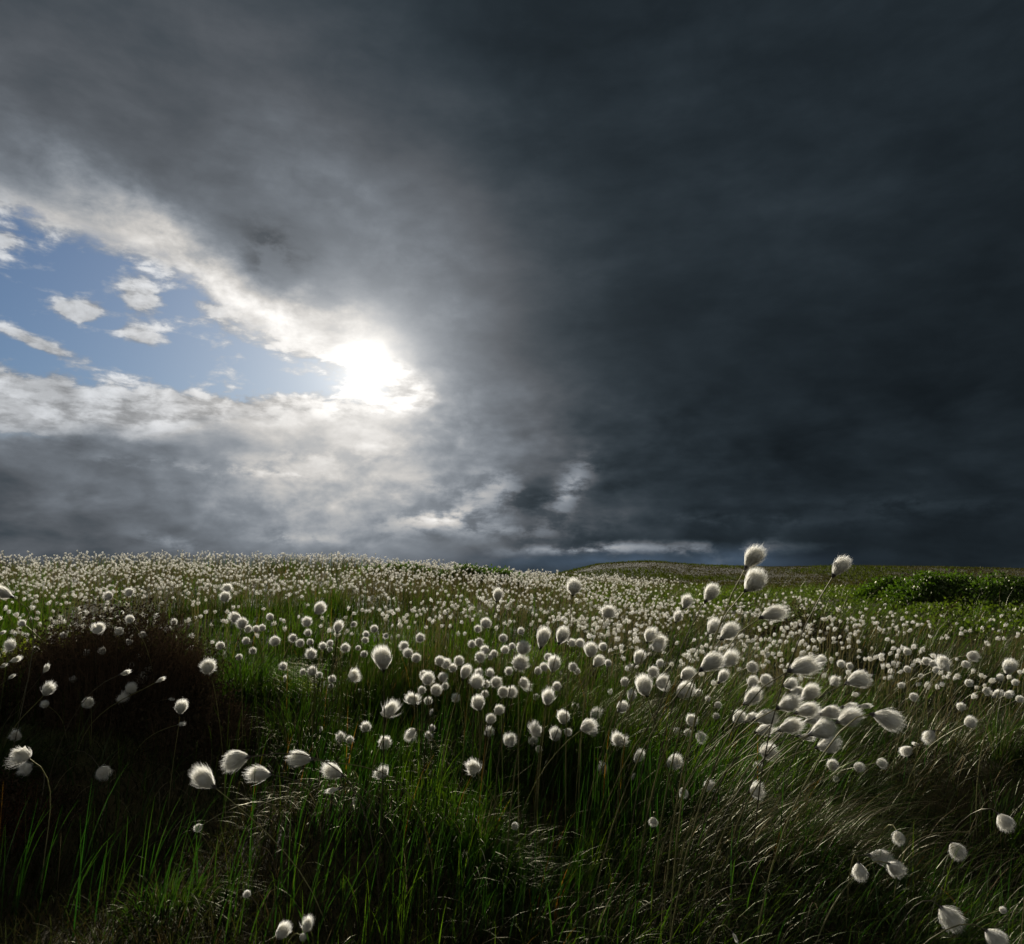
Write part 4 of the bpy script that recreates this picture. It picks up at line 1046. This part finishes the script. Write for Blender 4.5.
# lit streaks and puffs in the lower bank
stk = add(mul(blob(120, 462, 60, 8, -4, Wf), .10), mul(blob(215, 468, 120, 10, -3, Wf), .16), mul(blob(320, 458, 130, 14, 4, Wf), .14), mul(blob(285, 474, 90, 7, 0, Wf), .16),
          mul(blob(440, 518, 74, 18, 5, Wf), .5), mul(blob(470, 495, 90, 16, -10, Wf), .14), mul(blob(585, 548, 110, 8, 2, Wf), .35), mul(blob(500, 530, 120, 14, 0, Wf), .12), mul(blob(500, 486, 44, 26, 0, Wf), .2),
          mul(blob(690, 549, 130, 8, 0, Wf), .16), mul(blob(570, 488, 50, 22, 55, Wf), .26), mul(blob(730, 556, 60, 12, 20, Wf), .10),
          mul(blob(175, 541, 56, 13, -8, Wf), .15), mul(blob(125, 550, 40, 8, 0, Wf), .04), mul(blob(315, 541, 74, 12, -5, Wf), .13), mul(blob(285, 536, 28, 11, -5, Wf), .09),
          mul(blob(240, 505, 90, 30, 0, Wf), .03), mul(blob(800, 520, 200, 12, 0, Wf), .012), mul(blob(650, 520, 160, 14, -3, Wf), .02), mul(blob(900, 505, 160, 14, -3, Wf), .012))
glowlow = add(mul(blob(330, 465, 200, 150, 0, P0), .20), mul(blob(370, 380, 230, 170, 0, P0), .06))
L = add(L, glowlow, mul(stk, smap(add(mul(n_billow, .6), mul(n_fine, .4)), .42, .58, .1, 1.5)))
# silver lining along the torn edge
edge = add(mul(expf(M_('ABSOLUTE', dT), 1.8), .34), mul(expf(M_('ABSOLUTE', dB), 1.4), .22))
edge = mul(edge, smap(AZ, azel(450, 400)[0] + 1.5, azel(330, 400)[0], 0, 1), smap(AZ, -70, -45), smap(n_mid, .3, .7, .5, 1.3))
L = add(L, edge, mul(sunglow, smap(AZ, azel(520, 400)[0], azel(380, 400)[0], .25, .55), .28))
# unseen sky behind the viewer, brightened in patches as added fill for the heads
back = smap(sep.outputs[1], .25, -.6)
L = add(L, mul(back, smap(n_big, .4, .7, .03, BACKFILL)))
hue = mixc(smap(L, .015, .11), (.64, .94, 1.20), mixc(smap(L, .16, .6), (.87, .98, 1.12), (1.03, 1.0, .96)))
storm = VM('SCALE', hue, sc=L).outputs[0]
# pale blue light under the cloud edge near the horizon, right of centre
lowblue = mul(add(mul(blob(620, 561, 230, 16, 0, Wf), 1.0), mul(blob(730, 562, 90, 18, 0, Wf), .5)), smap(n_mid, .3, .7, .6, 1.2))
storm = mixc(M_('MINIMUM', lowblue, .8), storm, (.070, .105, .155))

gapm = mul(smap(dT, -.8, 1.3), smap(dB, -.8, 1.2), smap(AZ, -75, -50), smap(AZ, azel(470, 400)[0], azel(430, 400)[0]))
col = mixc(gapm, storm, inner)
# the sun burning through
burn = add(mul(expf(TH, .8, 2.0), 8.0), mul(expf(TH, 1.5), 1.0), mul(expf(TH, 5.0), .22))
burnc = VM('SCALE', (1, .97, .92), sc=burn).outputs[0]
fin = VM('ADD', col, burnc).outputs[0]
bg = N.new('ShaderNodeBackground'); LK.new(VM('SCALE', fin, sc=2 ** -EXPO / WSTR).outputs[0], bg.inputs[0]); bg.inputs[1].default_value = WSTR
wo = N.new('ShaderNodeOutputWorld'); LK.new(bg.outputs[0], wo.inputs[0])
world.cycles.sampling_method = 'MANUAL'; world.cycles.sample_map_resolution = 1024

vs_ = SC.view_settings; vs_.view_transform = 'Standard'; vs_.look = 'None'; vs_.exposure = EXPO; vs_.gamma = 1; vs_.use_curve_mapping = False
SC.cycles.max_bounces = 8; SC.cycles.diffuse_bounces = 7; SC.cycles.glossy_bounces = 2; SC.cycles.transmission_bounces = 4; SC.cycles.transparent_max_bounces = 4
SC.cycles.use_denoising = True; SC.cycles.use_adaptive_sampling = True; SC.cycles.adaptive_threshold = .02
SC.cycles.sample_clamp_indirect = 4; SC.render.film_transparent = False
